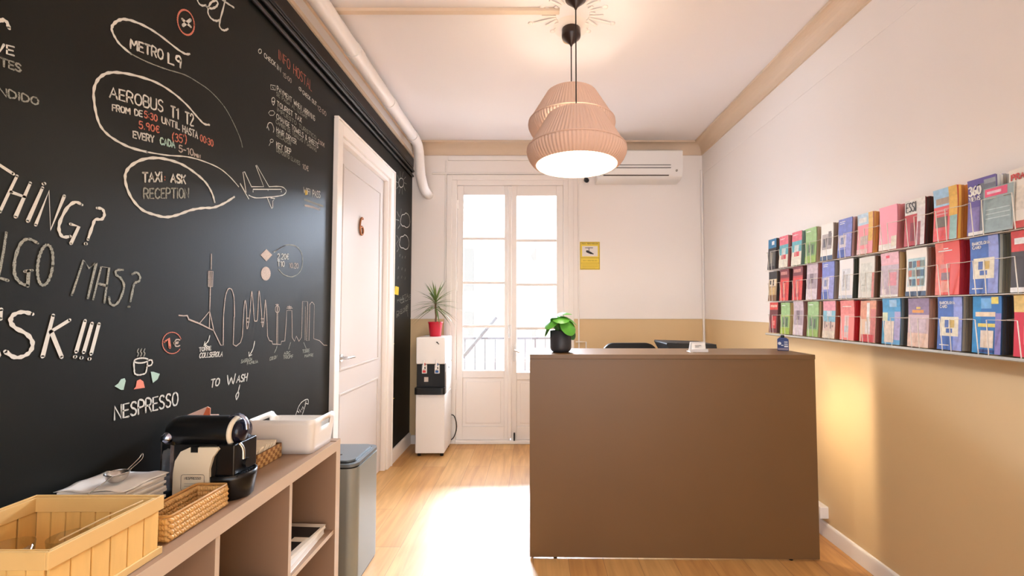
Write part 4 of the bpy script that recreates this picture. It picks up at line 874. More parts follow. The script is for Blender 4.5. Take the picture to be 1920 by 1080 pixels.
# glasses lying ready in the crate
def tumbler(x, y, z, label, r=.034, h=.085):
    o = MB((x, y, z)); o.lathe([(.001, 0), (r*.8, 0), (r*.82, .004), (r, h), (r*.96, h), (r*.78, .008), (.001, .008)], (x, y, z), 28)
    tag(o.build('drinking_glass', M_glass), label, 'glass', 'glasses in the wooden crate')
tumbler(-1.045, .862, Z+.008, 'clear drinking glass in the wooden crate, nearest the camera', .042, .092); tumbler(-1.03, .965, Z+.008, 'clear drinking glass in the wooden crate, at its far side', .034, .062)
sp = MB((-.90, .95, zt)); sp.tube([(-.935, .86, zt-.02), (-.898, .905, zt-.001), (-.885, .985, zt+.002)], .0016, 8); tag(sp.build('skewer', mat('skewer_wood', (226, 196, 146), .5)), 'thin wooden stirrer resting on the crate rim', 'stirrer')
# napkin block and strainer
nk = thing('napkin_stack', 'tall stack of white napkins behind the wooden crate', 'napkins', (-1.11, 1.18, Z)); O = nk.location; rnd = random.Random(9)
b = MB(O); 
for k in range(12):
    dx, dy, rt = rnd.uniform(-.005, .005), rnd.uniform(-.005, .005), rnd.uniform(-.03, .03); zz = Z+k*.0083
    cx, cy = -1.141+dx, 1.182+dy; u = Vector((math.cos(rt), math.sin(rt), 0))*.088; v = Vector((-math.sin(rt), math.cos(rt), 0))*.062
    b.obox((cx, cy, zz+.004), u, v, (0, 0, .0038))
b.build('napkins', M_paper, nk, bevel=.0015)
# loose wavy top napkin
vs = []; n = 14
for i in range(n+1):
    for j in range(n+1):
        u, v = i/n, j/n; vs.append((-1.233+.185*u+.006*math.sin(v*9), 1.115+.135*v+.005*math.sin(u*11), Z+.1005+.004*abs(math.sin(u*7+v*5))*(.3+.7*max(u, v))))
b = MB(O); b.add(vs, [(i*(n+1)+j, (i+1)*(n+1)+j, (i+1)*(n+1)+j+1, i*(n+1)+j+1) for i in range(n) for j in range(n)], 0, True); o = b.build('top_napkin', M_paper, nk); sm = o.modifiers.new('s', 'SOLIDIFY'); sm.thickness = .001
st = thing('tea_strainer', 'round metal tea strainer lying on the napkin stack', 'strainer', (-1.118, 1.165, Z+.106)); O = st.location
b = MB(O); b.lathe([(.001, .0), (.014, .003), (.022, .012), (.026, .024), (.0265, .026), (.025, .026), (.021, .013), (.013, .0045), (.001, .0015)], O, 24); b.build('bowl', M_chrome, st)
b = MB(O); b.tube([(O.x+.026*math.cos(2*PI*k/28), O.y+.026*math.sin(2*PI*k/28), O.z+.026) for k in range(28)], .0015, 6, closed=True); b.build('rim_wire', M_chrome, st)
b = MB(O); b.tube(catmull([(O.x+.015, O.y+.02, O.z+.026), (O.x+.02, O.y+.05, O.z+.045), (O.x+.015, O.y+.056, O.z+.058), (O.x+.01, O.y+.05, O.z+.045), (O.x+.006, O.y+.022, O.z+.026)], 4), .0013, 6); b.tube([(O.x+.010, O.y-.02, O.z+.025), (O.x+.026, O.y-.10, O.z+.010)], .0014, 6); b.build('handle', M_chrome, st)
# woven basket
def rope(b, pts, r, mi=0): b.tube(pts, r, 7, mi)
wb = thing('woven_basket', 'small woven straw basket between the crate and the coffee machine', 'basket', (-.935, 1.17, Z)); O = wb.location
M_straw = mat('water_hyacinth', (216, 170, 106), .6, var=.28, scale=60); M_straw2 = mat('straw_rim', (196, 146, 84), .6, var=.25, scale=70)
x0, x1, y0, y1, bz = -.978, -.893, 1.068, 1.262, .062
b = MB(O); b.box(x0, y0, Z, x1, y1, Z+.005); b.build('basket_bottom', M_straw, wb)
def wall_weave(p0, p1, nn):
    b = MB(O); p0, p1 = Vector(p0), Vector(p1); d = p1-p0; nrm = Vector((d.y, -d.x, 0)).normalized()
    for row in range(4):
        z = Z+.010+row*.0135
        for sgn in (0, 1):
            pts = []
            for i in range(nn*5+1):
                t = i/(nn*5); ph_ = PI*(i/2.5+row)+sgn*PI; pts.append(p0+d*t+nrm*.0055*math.sin(ph_)+Vector((0, 0, z+.0050*math.cos(ph_))))
            b.tube(pts, .0044, 6)
    b.build('woven_side', M_straw, wb)
wall_weave((x1, y0, 0), (x1, y1, 0), 13); wall_weave((x0, y1, 0), (x0, y0, 0), 13); wall_weave((x0, y0, 0), (x1, y0, 0), 6); wall_weave((x1, y1, 0), (x0, y1, 0), 6)
b = MB(O); rr_ = [(x, y, Z+bz) for x, y in rrect(x0-.002, y0-.002, x1+.002, y1+.002, .008, 3)]; b.tube(rr_, .0035, 8, closed=True); b.build('rim', M_straw2, wb)

# coffee machine
cm = thing('coffee_machine', 'black and cream capsule coffee machine on the shelf top', 'coffee machine', (-1.02, 1.335, Z)); O = cm.location
M_cream = mat('cream_plastic', (226, 212, 186), .3); ya, yb = 1.275, 1.395; yc = (ya+yb)/2
b = MB(O); prof = [(-1.062, Z+.012), (-.96, Z+.012), (-.94, Z+.03), (-.935, Z+.17), (-1.062, Z+.17)]; b.prism(prof, 'Y', ya+.004, yb-.004); b.build('body', M_black, cm, bevel=.006)
# cream side panel with a bulging front edge
b = MB(O); sp_ = catmull([(-.948, Z+.014), (-.950, Z+.06), (-.952, Z+.10), (-.940, Z+.135), (-.918, Z+.158)], 5)
poly = [(p[0], p[1]) for p in [(q[0], q[1]) for q in [Vector((a_, b_, 0)) for a_, b_ in [(-.948, Z+.014), (-.950, Z+.06), (-.951, Z+.10), (-.942, Z+.135), (-.925, Z+.158)]]]]
poly += [(-.93, Z+.164), (-1.01, Z+.164), (-1.036, Z+.152), (-1.052, Z+.125), (-1.057, Z+.09), (-1.057, Z+.014)]
b.prism(poly, 'Y', ya-.004, ya+.004); sd = b.build('side_panel', M_cream, cm, bevel=.003)
b = MB(O); SXv, SZv, NYv = Vector((1, 0, 0)), Vector((0, 0, 1)), Vector((0, -1, 0)); yl = ya-.0043
fr = [Vector((x, yl, z)) for x, z in rrect(-1.032, Z+.040, -.964, Z+.086, .006, 3)]; ribbon(b, fr+[fr[0]], .0012, SXv, SZv, NYv, 0, .0003)
text_plane(b, 'NESPRESSO', Vector((-1.022, yl, Z+.072)), SXv, SZv, NYv, .007, .048, .0014, 0, .0003)
for z, a0, a1, k_ in ((Z+.060, -1.022, -.98, 1), (Z+.053, -1.022, -.99, 1), (Z+.046, -1.006, -.972, 1)): ribbon(b, [Vector((a0, yl, z)), Vector((a1, yl, z))], .0012, SXv, SZv, NYv, k_, .0003)
b.build('panel_print', [flat((70, 60, 54)), flat((160, 148, 132))], sd)
b = MB(O); b.box(-1.005, ya-.006, Z+.150, -.985, ya+.0, Z+.166); b.build('panel_notch', M_black, sd)
b = MB(O); hz_ = Z+.195; b.lathe([(.001, -.195), (.030, -.195), (.043, -.185), (.0465, -.165), (.0465, .0), (.044, .012), (.001, .012)], (-.918, yc, hz_), 36, axis='X'); b.build('brew_head', M_black, cm)
b = MB(O); b.tube([(-.912, yc+.0415*math.cos(a), hz_+.0415*math.sin(a)) for a in [PI*.5+PI*1.3*k/22-.1 for k in range(23)]], .0072, 10); b.build('cream_ring', M_cream, cm)
b = MB(O); b.lathe([(.001, .0), (.034, .0), (.036, .006), (.030, .02), (.001, .024)], (-.908, yc, hz_), 28, axis='X'); b.build('front_cap', mat('dark_violet_plastic', (24, 20, 34), .2), cm)
b = MB(O); b.tube(catmull([(-.93, yc-.01, hz_+.046), (-.905, yc-.01, hz_+.052), (-.882, yc-.01, hz_+.036), (-.876, yc-.01, hz_+.008)], 5), .008, 10, flat_=.5); b.build('lever', mat('polished_steel', (190, 198, 226), .12, 1.), cm)
b = MB(O); b.box(-.945, ya+.008, Z+.076, -.886, yb-.008, Z+.168); b.cyl((-.889, yc, Z+.10), (-.878, yc, Z+.10), .014, 14); b.build('spout', M_black, cm, bevel=.005)
b = MB(O); b.tube(catmull([(-.884, yc-.035, Z+.168), (-.876, yc-.03, Z+.15), (-.874, yc-.03, Z+.12)], 4), .005, 8); b.build('spout_highlight', M_chrome, cm)  # steel strip added to show the white highlight down the spout edge
b = MB(O); b.lathe([(.001, 0), (.058, 0), (.064, .006), (.072, .062), (.073, .077), (.066, .077), (.062, .071), (.001, .071)], (-.932, yc, Z), 36, sy=.86); dt = b.build('drip_tray', M_black, cm)
b = MB(O)
for k in range(-4, 5): b.box(-.985, yc+k*.011-.002, Z+.071, -.88, yc+k*.011+.002, Z+.075)
b.build('drip_grid', M_soft, dt)
b = MB(O); b.prism(rrect(-1.122, ya+.016, -1.066, yb-.016, .018, 5), 'Z', Z+.03, Z+.19); b.build('water_tank', glass_mat('tank_plastic', (.55, .58, .62), .05, .3), cm, bevel=.003)
b = MB(O); b.prism(rrect(-1.124, ya+.014, -1.064, yb-.014, .018, 5), 'Z', Z, Z+.03); b.build('tank_foot', M_black, cm)
b = MB(O); b.ball((-1.094, ya+.02, Z+.185), .018, 14); b.build('tank_knob', mat('polished_steel', (190, 198, 226), .12, 1.), cm)
# pink carton behind the machine
ct_ = thing('paper_carton', 'pale pink paper carton with orange flap behind the coffee machine', 'carton', (-1.17, 1.50, Z)); O = ct_.location
MB(O).box(-1.222, 1.455, Z, -1.125, 1.545, Z+.195).build('box', mat('pale_pink_card', (222, 186, 168), .7), ct_, bevel=.002)
b = MB(O); b.prism([(-1.222, Z+.195), (-1.125, Z+.195), (-1.125, Z+.226), (-1.135, Z+.232)], 'Y', 1.50, 1.503); b.build('flap', mat('pale_pink_card', (222, 186, 168), .7), ct_)
b = MB(O); b.prism([(-1.150, Z+.196), (-1.124, Z+.196), (-1.124, Z+.227), (-1.135, Z+.230)], 'Y', 1.498, 1.4999); b.build('flap_print', flat((214, 110, 70)), ct_)
# chequered box of sachets
cb = thing('woven_box', 'brown and tan chequered box of sachets beside the coffee machine', 'box', (-1.04, 1.61, Z)); O = cb.location
x0, x1, y0, y1, h = -1.10, -.978, 1.535, 1.678, .054; A_, B_ = flat((150, 104, 60)), flat((206, 164, 108))
b = MB(O); b.box(x0, y0, Z, x1, y1, Z+.004); b.box(x0, y0, Z, x0+.004, y1, Z+h); b.box(x1-.004, y0, Z, x1, y1, Z+h); b.box(x0, y0, Z, x1, y0+.004, Z+h); b.box(x0, y1-.004, Z, x1, y1, Z+h); b.build('box_walls', flat((120, 82, 48)), cb)
b = MB(O)
for i in range(10):
    for j in range(4):
        k_ = (i+j) % 2; a = y0+i*(y1-y0)/10; e = a+(y1-y0)/10; z0 = Z+.002+j*.0128; b.box(x1, a, z0, x1+.0012+.0008*k_, e, z0+.0122, k_)
for i in range(8):
    for j in range(4):
        k_ = (i+j) % 2; a = x0+i*(x1-x0)/8; e = a+(x1-x0)/8; z0 = Z+.002+j*.0128; b.box(a, y0-.0012-.0008*k_, z0, e, y0, z0+.0122, k_)
b.build('weave', [A_, B_], cb)
rnd = random.Random(11); proto = None
for k in range(11):
    yy = y0+.014+k*.0115; o = MB().box(-.048, -.004, -.022, .048, .004, .022).build('sugar_sachet', flat((236, 222, 198), .7), bevel=.003) if proto is None else proto.copy()
    if proto is None:
        proto = o; b = MB()
        for z in (.012, .002): b.box(-.03, -.0046, z, .03, -.0038, z+.003)
        pr_ = b.build('print', flat((150, 116, 84)), o)
    else:
        C.objects.link(o); c2 = pr_.copy(); C.objects.link(c2); c2.parent = o
    o.location = ((x0+x1)/2+rnd.uniform(-.004, .004), yy, Z+.046); o.rotation_euler = (-.55, rnd.uniform(-.03, .03), 0)
    tag(o, 'paper sugar sachet standing among others in the chequered box', 'sachet', 'sugar sachets in the chequered box')
# white plastic tray with high handles
Z = ST+.0008
wt = thing('plastic_tray', 'white plastic storage tray with high handle sides at the far end of the shelf top', 'tray', (-.99, 1.79, Z)); O = wt.location
x0, x1, y0, y1, h, hh, t = -1.125, -.862, 1.69, 1.89, .106, .134, .004
M_tray = mat('white_tray_plastic', (236, 230, 222), .3)
base = rrect(x0+.012, y0+.012, x1-.012, y1-.012, .022, 6); N = len(base); ctr = Vector(((x0+x1)/2, (y0+y1)/2))
def zt_(x, y):     # rim height: lower along the far side only
    s = min(1, max(0, (y1-.004-y)/.030)); return h+(hh-h)*s*s*(3-2*s)
# dense outline
dense = []
for i in range(N):
    p, q_ = Vector(base[i]), Vector(base[(i+1) % N]); m_ = max(1, int((q_-p).length/.012))
    for k in range(m_): dense.append(p.lerp(q_, k/m_))
vs = []; n = len(dense); rows = 7
for side in (0, 1):
    for r in range(rows):
        for p in dense:
            d = p-ctr; top = ctr+Vector((d.x*(x1-x0)/(x1-x0-.024), d.y*(y1-y0)/(y1-y0-.024))); f = r/(rows-1); z = (zt_(top.x, top.y))*f
            pos = p.lerp(top, f); s = 1-.016*side*2; vs.append((ctr.x+(pos.x-ctr.x)*s, ctr.y+(pos.y-ctr.y)*s, Z+(z if not side else max(.005, z))))
fs = []; hand = lambda p, f0, f1: False
for side in (0, 1):
    o_ = side*rows*n
    for r in range(rows-1):
        for i in range(n):
            j = (i+1) % n; pm = dense[i].lerp(dense[j], .5); slot = abs(pm.x-ctr.x) > (x1-x0)/2-.02 and abs(pm.y-ctr.y-.01) < .036 and r == rows-3
            if not slot: fs.append((o_+r*n+i, o_+r*n+j, o_+(r+1)*n+j, o_+(r+1)*n+i))
            elif side == 0:
                k0 = rows*n
                for (e1, e2) in (((r, i), (r, j)), ((r+1, i), (r+1, j))): fs.append((e1[0]*n+e1[1], e2[0]*n+e2[1], k0+e2[0]*n+e2[1], k0+e1[0]*n+e1[1]))
for i in range(n): j = (i+1) % n; a, c_ = (rows-1)*n, rows*n+(rows-1)*n; fs.append((a+i, a+j, c_+j, c_+i))
fs.append(tuple(range(n))[::-1]); fs.append(tuple(rows*n+i for i in range(n)))
b = MB(O); b.add(vs, fs, 0, True); o = b.build('tray_shell', M_tray, wt)
# ------------------------------------------------------------------ brochure rack on the right wall
RY0, PITCH, NC, BW, BHT = 3.04, .1405, 12, .100, .212      # far edge of column 0, pitch towards the camera
RZ = [1.640, 1.418, 1.196]                                 # brochure feet of the three rows, top to bottom
rk = thing('brochure_rack', 'wire brochure rack with three rows on the right wall', 'rack', (XR, 2.2, 1.18)); O = rk.location
M_wire = mat('white_wire', (226, 218, 206), .35, .2); M_rail2 = mat('grey_rail', (186, 184, 176), .4, .3)
yA, yB = RY0+.03, RY0-PITCH*NC+.01
b = MB(O); b.prism([(XR, 1.178), (XR-.085, 1.178), (XR-.090, 1.182), (XR-.090, 1.192), (XR-.084, 1.192), (XR-.082, 1.186), (XR, 1.186)], 'Y', yB, yA); b.build('bottom_rail', M_rail2, rk)
b = MB(O)
for z in (1.25, 1.40, 1.62, 1.80): b.tube([(XR-.006, yB, z), (XR-.006, yA, z)], .0022, 6)
for k in range(5): y = yA-.03-k*(yA-yB-.06)/4; b.tube([(XR-.006, y, 1.186), (XR-.006, y, 1.83)], .0022, 6)
b.build('back_frame', M_wire, rk)
for r in range(3):
    if r < 2:
        b = MB(O)
        for xx in (XR-.02, XR-.05, XR-.078): b.tube([(xx, yB, RZ[r]-.004), (xx, yA, RZ[r]-.004)], .0020, 6)
        b.build('row_shelf', M_wire, rk)
    for k in range(NC):
        ya = RY0-k*PITCH; z = RZ[r]; hx = XR-.085; b = MB(O); zz = z+.125
        b.tube([(XR-.006, ya+.022, zz+.01), (hx+.01, ya+.020, zz), (hx-.008, ya-BW*.28, zz), (hx-.003, ya-BW*.30, z-.004)], .0017, 6)
        b.tube([(XR-.006, ya-PITCH+.024, zz+.01), (hx+.01, ya-PITCH+.026, zz), (hx-.008, ya-BW*.68, zz), (hx-.003, ya-BW*.66, z-.004)], .0017, 6)
        b.build('wire_pocket', M_wire, rk)
def cover_pt(ya, z, u, v, off, bend):        # u: 0 far .. 1 near, v: 0 foot .. 1 head
    x = XR-.082+.016*v-bend*max(0, v-.55)**2*.35-off
    return (x, ya-BW*u, z+BHT*v)
def leaflet(name, ya, z, depth, thick, bend, cols, hgt=1.):
    b = MB((XR-.08, ya-BW/2, z)); n = 8; vs = []
    for s in (0, 1):
        for i in range(n+1):
            for u in (0, 1): vs.append(Vector(cover_pt(ya, z, u, hgt*i/n, -depth-thick*s, bend)))
    m = 2*(n+1); fs = []
    for i in range(n): q = 2*i; fs += [((q, q+1, q+3, q+2), 0), ((m+q, m+q+2, m+q+3, m+q+1), 0), ((q, q+2, m+q+2, m+q), 1), ((q+1, m+q+1, m+q+3, q+3), 1)]
    fs += [((0, m, m+1, 1), 1), ((2*n, 2*n+1, m+2*n+1, m+2*n), 1)]
    for mi in (0, 1): b.add(vs, [f for f, k in fs if k == mi], mi)
    return b.build(name, cols)
def art(parent, ya, z, bend, rects, hgt=1., txts=()):
    """printed picture blocks of a cover: (u0, v0, u1, v1, colour)"""
    b = MB((XR-.08, ya-BW/2, z)); mats = []
    def mi(c):
        m = mat('print_%02x%02x%02x' % tuple(c), c, .4, var=.38, scale=60)
        if m not in mats: mats.append(m)
        return mats.index(m)
    for k, (u0, v0, u1, v1, c) in enumerate(rects):
        n = 5; vs = []
        for i in range(n+1):
            for u in (u0, u1): vs.append(cover_pt(ya, z, u, hgt*(v0+(v1-v0)*i/n), .0004+.00012*k, bend))
        b.add(vs, [(2*i, 2*i+1, 2*i+3, 2*i+2) for i in range(n)], mi(c))
    for (s, u, v, uw, vh, wd, c) in txts:
        st, tw = text_strokes(s)
        for q in st:
            P = [Vector(cover_pt(ya, z, u+uw*a/tw, hgt*(v+vh*e), .002, bend)) for a, e in q]
            ribbon(b, P, wd, Vector((0, -1, 0)), Vector((0, 0, 1)), Vector((-1, 0, 0)), mi(c), 0)
    if b.v: b.build('cover_print', mats, parent)
# colours
wh = (238, 232, 226); cr_ = (226, 214, 196); dk_ = (40, 34, 36); gy = (150, 148, 148); te = (96, 158, 160); bl_ = (70, 108, 176); lb = (128, 138, 206); rd = (204, 56, 56); co_ = (232, 110, 98); pk = (240, 152, 160); gn = (134, 172, 104); gn2 = (100, 140, 60); mv = (190, 170, 182); br_ = (110, 74, 62); cy_ = (70, 170, 206); ye = (236, 206, 96); nv = (44, 62, 120); mr_ = (120, 48, 52)
def people(c, n=5, v0=.2, v1=.55): return [(.12+.16*k, v0+.04*((k*7) % 3), .22+.16*k, v1-.05*((k*5) % 3), c) for k in range(n)]
def tl(v, c, u0=.1, u1=.8): return (u0, v, u1, v+.018, c)
MV = [(0, .72, 1, 1, (196, 176, 184)), (.1, .30, .9, .72, (168, 150, 158)), (.3, .45, .62, .72, (120, 102, 112)), (.0, .0, 1, .30, (214, 198, 204))]
LB = [(0, .62, 1, 1, (116, 126, 200)), tl(.92, wh, .1, .5), tl(.87, wh, .1, .45), (.1, .26, .62, .58, (206, 198, 210)), (.2, .34, .5, .52, (130, 138, 180)), (0, 0, .62, .20, (76, 98, 176)), (.62, 0, 1, .62, (150, 152, 214))]
GN = [(0, .60, 1, 1, (150, 186, 122)), tl(.9, wh, .08, .5), (.14, .22, .86, .55, (112, 146, 92)), (.3, .30, .42, .52, (66, 78, 54)), (.6, .25, .74, .5, (74, 86, 60)), (0, 0, 1, .2, (148, 180, 84))]
CARD = [(0, 0, 1, 1, (62, 100, 176)), (.66, 0, 1, 1, (142, 152, 212)), (.12, .26, .86, .62, (226, 214, 190)), (.36, .32, .62, .40, (70, 100, 170)), (.3, .42, .46, .56, (84, 110, 176)), (.52, .42, .70, .56, (200, 170, 90)), tl(.08, wh, .1, .5)]
CTX = [('BARCELONA', .1, .86, .62, .05, .0022, wh), ('CARD', .1, .79, .30, .05, .0022, wh)]
RED = [(0, .0, 1, .66, (216, 66, 58)), (0, .72, 1, 1, (120, 30, 34)), (.08, .82, .8, .92, (190, 120, 110)), (.3, .1, .7, .6, (176, 44, 44)), (.42, .2, .6, .56, (226, 120, 100))]
PKT = [(0, .72, 1, 1, (232, 112, 126)), tl(.9, wh, .1, .6), (0, .40, 1, .72, (98, 168, 178)), (.28, .36, .72, .6, (204, 216, 214)), (.30, .26, .78, .40, (206, 70, 78)), (0, 0, 1, .26, (232, 218, 200))]
SPEC = [
 # row 1 (top)
 [('black leaflet with a blue head', dk_, (60, 54, 50), [(0, .70, 1, 1, (42, 116, 160)), (.45, .80, .75, .92, wh), (.12, .1, .88, .62, (92, 88, 82)), (.3, .2, .6, .55, (136, 128, 112))], ()),
  ('pink, teal and cream leaflet', cr_, (120, 60, 60), PKT, ()), ('pink, teal and cream leaflet', cr_, (70, 100, 96), PKT, ()), ('green leaflet', gn, (150, 132, 110), GN, ()),
  ('white leaflet with a grey photo', wh, (120, 104, 92), [(.1, .30, .9, .72, (170, 160, 160)), (.2, .36, .5, .6, (104, 100, 108)), (.62, .4, .86, .78, (120, 112, 112)), (0, 0, 1, .12, (66, 88, 120))], ()),
  ('lilac blue leaflet', lb, (130, 106, 110), LB, ()),
  ('leaflet with blue sky and pink foot', pk, (160, 120, 60), [(0, .72, 1, 1, (186, 208, 232)), (.1, .78, .6, .9, wh), (.72, .3, 1, 1, (236, 180, 90)), (.2, .22, .7, .44, (196, 176, 168)), (0, 0, .7, .12, (240, 190, 186))], ()),
  ('plain pink leaflet', (246, 160, 176), (176, 104, 108), [(0, 0, 1, .14, (244, 226, 216)), (.7, .06, 1, .3, (236, 214, 196))], ()),
  ('red leaflet with black lettering on white', (182, 40, 44), (38, 22, 22), [(0, .68, 1, 1, (226, 218, 212)), (.62, 0, 1, .8, (214, 206, 206)), (.66, 0, .8, .5, (160, 80, 84)), (.3, .1, .58, .5, (140, 24, 30))], (('ESSI', .08, .74, .48, .2, .0045, dk_),)),
  ('leaflet with a seaside photo over red', (222, 84, 84), (196, 120, 50), [(0, .66, 1, 1, (160, 196, 226)), (.1, .70, .75, .82, (170, 146, 124)), (.66, .45, 1, 1, (232, 176, 70)), (.7, 0, 1, .45, (150, 190, 186)), (.06, .56, .6, .60, (240, 150, 150)), (.06, .50, .6, .53, (240, 150, 150)), (.1, .26, .6, .46, (110, 96, 80)), (.05, .04, .6, .2, (230, 70, 66))], ()),
  ('purple leaflet with a large white 360', (98, 82, 160), (150, 150, 148), [(.46, 0, 1, .9, (108, 112, 128)), (.6, .7, 1, .95, (150, 156, 170)), (.05, .04, .44, .5, (128, 112, 176)), (.05, 0, .6, .06, wh)], (('360', .06, .72, .42, .16, .007, wh), ('VIEWS', .06, .62, .40, .07, .003, wh))),
  ('white leaflet with red lettering', (232, 224, 214), (170, 160, 150), [(0, 0, 1, .12, (206, 60, 56)), (.1, .3, .9, .7, (222, 212, 200))], (('PRADO', .1, .82, .7, .09, .005, (200, 50, 50)),))],
 # row 2
 [('black and tan leaflet fallen open', (176, 146, 106), dk_, [(0, .74, 1, 1, (44, 38, 34)), (.1, .5, .9, .74, (226, 206, 176)), (.15, .56, .3, .7, dk_), (.5, .52, .66, .72, (90, 70, 54)), (0, 0, 1, .2, (130, 90, 50)), (.2, .2, .8, .46, (206, 172, 116))], ()),
  ('red leaflet with a dark head', (190, 60, 56), (40, 22, 22), RED, ()), ('red leaflet with a dark head', (190, 60, 56), (44, 22, 24), RED, ()),
  ('mauve leaflet', mv, (124, 66, 66), MV, ()), ('lilac blue leaflet', lb, (130, 122, 116), LB, ()),
  ('white leaflet with a pale sketch', (230, 226, 226), (46, 54, 44), [(.2, .2, .8, .75, (204, 206, 212)), (.3, .3, .36, .7, gy), (.55, .25, .6, .6, gy), (0, 0, 1, .08, (190, 196, 210))], ()),
  ('pale grey map leaflet', (218, 214, 206), (70, 50, 40), [(.1, .15, .85, .85, (206, 206, 198)), (.2, .3, .5, .32, (176, 180, 170)), (.4, .2, .42, .8, (186, 186, 180)), (.86, 0, 1, .6, (206, 130, 120))], ()),
  ('pink and mauve leaflet', (226, 170, 178), (150, 130, 90), [(0, .76, 1, 1, (240, 176, 186)), (.3, .88, .5, .94, (220, 70, 90)), (0, .0, 1, .72, (190, 172, 182)), (.45, .25, .9, .55, (216, 140, 150)), (.1, .06, .35, .18, (226, 206, 206)), (0, 0, 1, .05, (232, 220, 214))], ()),
  ('white leaflet with a grid of photos', (232, 224, 214), (110, 82, 70), [(.08, .2, .92, .8, (168, 196, 200))]+[(.12+.2*i, .22+.19*j, .28+.2*i, .36+.19*j, [(90, 70, 64), (60, 96, 120), (176, 96, 60), (120, 130, 120)][(i+2*j) % 4]) for i in range(4) for j in range(3)]+[(0, 0, 1, .1, (50, 70, 100))], ()),
  ('coral red leaflet', (226, 80, 66), (150, 16, 34), [(0, 0, .35, 1, (232, 112, 92)), tl(.86, wh, .12, .55), tl(.82, wh, .12, .7), (.2, .50, .6, .58, (206, 130, 120)), (.25, .28, .6, .42, (140, 110, 116)), (.25, .05, .6, .26, (240, 150, 130))], ()),
  ('blue leaflet with emblem on cream', bl_, (120, 122, 116), CARD, CTX),
  ('dark leaflet with a red label', (60, 44, 40), (110, 110, 90), [(0, .66, 1, 1, (206, 54, 48)), (.1, .78, .6, .88, wh), (0, 0, 1, .08, wh)], ())],
 # row 3
 [('dark red leaflet with bright head', (110, 44, 44), (60, 36, 34), [(0, .76, 1, 1, (222, 70, 60)), (.1, .84, .9, .92, (240, 180, 160)), (.3, .15, .85, .55, (206, 60, 60)), (.45, .25, .7, .4, (226, 130, 120))], ()),
  ('yellow-green leaflet', (168, 196, 110), (176, 160, 110), GN[:-1]+[(0, 0, 1, .2, (160, 186, 60))], ()), ('mauve leaflet', mv, (130, 90, 84), MV, ()), ('green leaflet', gn, (150, 130, 100), GN, ()),
  ('pink and blue skyline leaflet', (214, 188, 176), (120, 60, 40), [(0, .74, 1, 1, (230, 148, 162)), (.0, .44, 1, .74, (130, 184, 204)), (.3, .6, .7, .74, (196, 206, 216))]+people((150, 130, 124), 5, .26, .46)+[(0, 0, 1, .2, (224, 208, 188))], ()),
  ('salmon pink leaflet', (246, 142, 136), (166, 16, 26), [(0, .66, 1, 1, (244, 130, 126)), tl(.84, wh, .15, .8), (.3, .06, .62, .62, (240, 190, 190)), (.32, .2, .6, .36, (190, 196, 206))], ()),
  ('cream and red leaflet with white spire', (226, 190, 160), (120, 60, 54), [(0, .55, 1, 1, (220, 150, 120)), (.42, .3, .6, .95, wh), (.34, .2, .7, .5, (226, 216, 216)), (.66, .0, 1, .8, (206, 120, 112)), (.1, 0, .9, .18, (200, 50, 50))], ()),
  ('sky blue leaflet with a cream photo', (90, 160, 210), (70, 80, 84), [(0, .70, 1, 1, (66, 152, 206)), (.4, .8, .8, .95, (150, 190, 226)), (.68, .1, 1, .7, (170, 162, 206)), (.14, .04, .66, .5, (222, 206, 190)), (0, .5, .3, .68, (210, 220, 190)), (0, 0, .14, .5, (60, 150, 190))], ()),
  ('dusky mauve leaflet with orange lights', (206, 178, 180), (126, 92, 78), [(0, .66, 1, 1, (140, 116, 146)), (.2, .70, .75, .76, (226, 150, 70)), (.4, .78, .6, .82, (236, 190, 90)), (0, .0, 1, .28, (226, 190, 170)), (.1, .3, .9, .62, (204, 182, 190))], ()),
  ('blue leaflet with emblem on cream', bl_, (130, 124, 110), CARD, CTX),
  ('bright blue leaflet with badge', (40, 110, 180), (30, 34, 44), [(0, 0, .3, 1, (24, 130, 190)), (.3, .78, .66, .96, (110, 170, 220)), (.66, .86, .9, .98, ye), (.1, .64, .8, .72, (226, 200, 170)), (.2, .46, .8, .52, ye), (.3, .1, .75, .40, (228, 206, 186)), (.2, .02, .75, .07, nv), (.8, 0, 1, .7, (126, 118, 180))], ()),
  ('crimson leaflet with a yellow head', (206, 34, 60), (150, 110, 60), [(0, .72, 1, 1, (222, 186, 110)), (.3, .2, .8, .5, (236, 90, 100))], ())]]
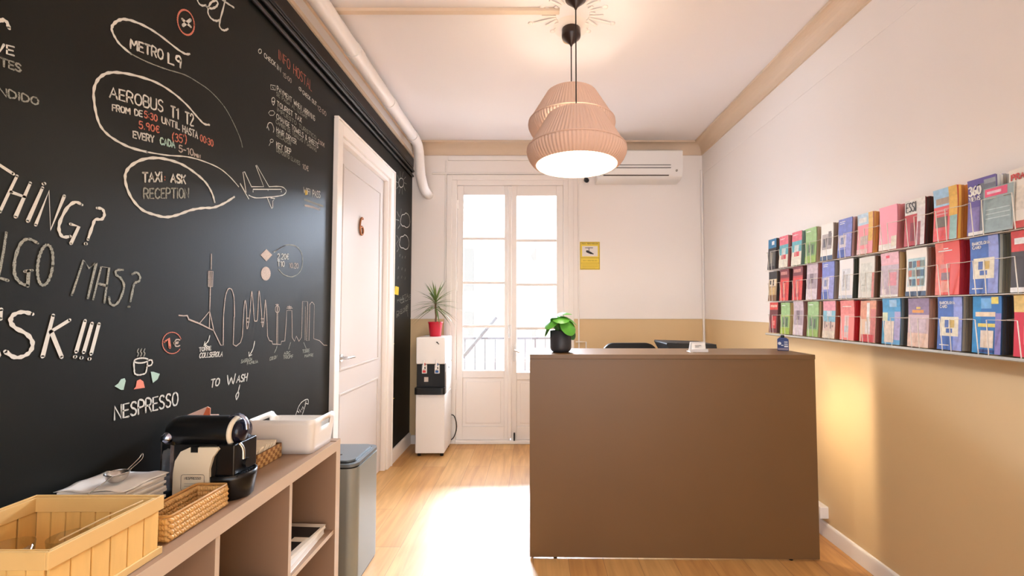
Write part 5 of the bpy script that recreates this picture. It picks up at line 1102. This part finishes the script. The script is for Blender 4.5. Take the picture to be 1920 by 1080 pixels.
ROWN = ['top', 'middle', 'bottom']; ORD = ['first', 'second', 'third', 'fourth', 'fifth', 'sixth', 'seventh', 'eighth', 'ninth', 'tenth', 'eleventh', 'twelfth']
rnd = random.Random(21)
for r in range(3):
    for k in range(NC):
        desc, face, edge, rects, txts = SPEC[r][k]
        ya = RY0-k*PITCH; z = RZ[r]+.0005; bend = rnd.uniform(.02, .10); th = .0035
        Fm, Em = flat(face, .38), flat(tuple(int(v*.55+w_*.45) for v, w_ in zip(edge, face)), .7)
        hg = rnd.uniform(.97, 1.03)
        fr_ = leaflet('brochure', ya, z, 0, th, bend, [Fm, Em], hg)
        tag(fr_, '%s, front of %s pocket from far end, %s row' % (desc, ORD[k], ROWN[r]), 'brochure', 'brochures in the wall rack')
        art(fr_, ya, z, bend, rects, hg, txts)
        nb = 4; d = th+.0006; tk = (.054-d-.004)/nb-.0006
        for j in range(nb):
            e2 = tuple(max(0, min(255, int(25+v*(1.0+.40*((j*5+k*3+r) % 4)/3)))) for v in edge)
            o = leaflet('brochure', ya, z, d, tk, bend*.6, [Fm, flat(e2, .7)], hg*(1-.006*((j+k) % 3)))
            tag(o, 'copy behind the %s in %s pocket from far end, %s row' % (desc.split(' with')[0].split(' fallen')[0], ORD[k], ROWN[r]), 'brochure', 'copies in pocket %s of the %s row' % (ORD[k], ROWN[r]))
            d += tk+.0006
# slim extra leaflet beside the purple one
ya = RY0-10*PITCH-.072; b = MB((XR-.07, ya, RZ[0]))
fx = leaflet('brochure', ya+.01, RZ[0]+.0005, -.006, .003, .04, [flat((150, 168, 170)), flat((190, 190, 180))], .78)
for v in fx.data.vertices: pass
tag(fx, 'teal grey leaflet with a pink badge overlapping the purple 360 leaflet', 'brochure', 'brochures in the wall rack')
art(fx, ya+.01, RZ[0]+.0005, .04, [(.05, .80, .8, .98, (224, 74, 116)), (.12, .86, .6, .92, (244, 190, 206)), (.05, .05, .95, .76, (140, 160, 164)), (.1, .5, .9, .52, (190, 206, 206)), (.1, .4, .9, .42, (190, 206, 206)), (.1, .3, .9, .32, (190, 206, 206))], .78)
for ch_ in fx.children: ch_.location.x -= .006
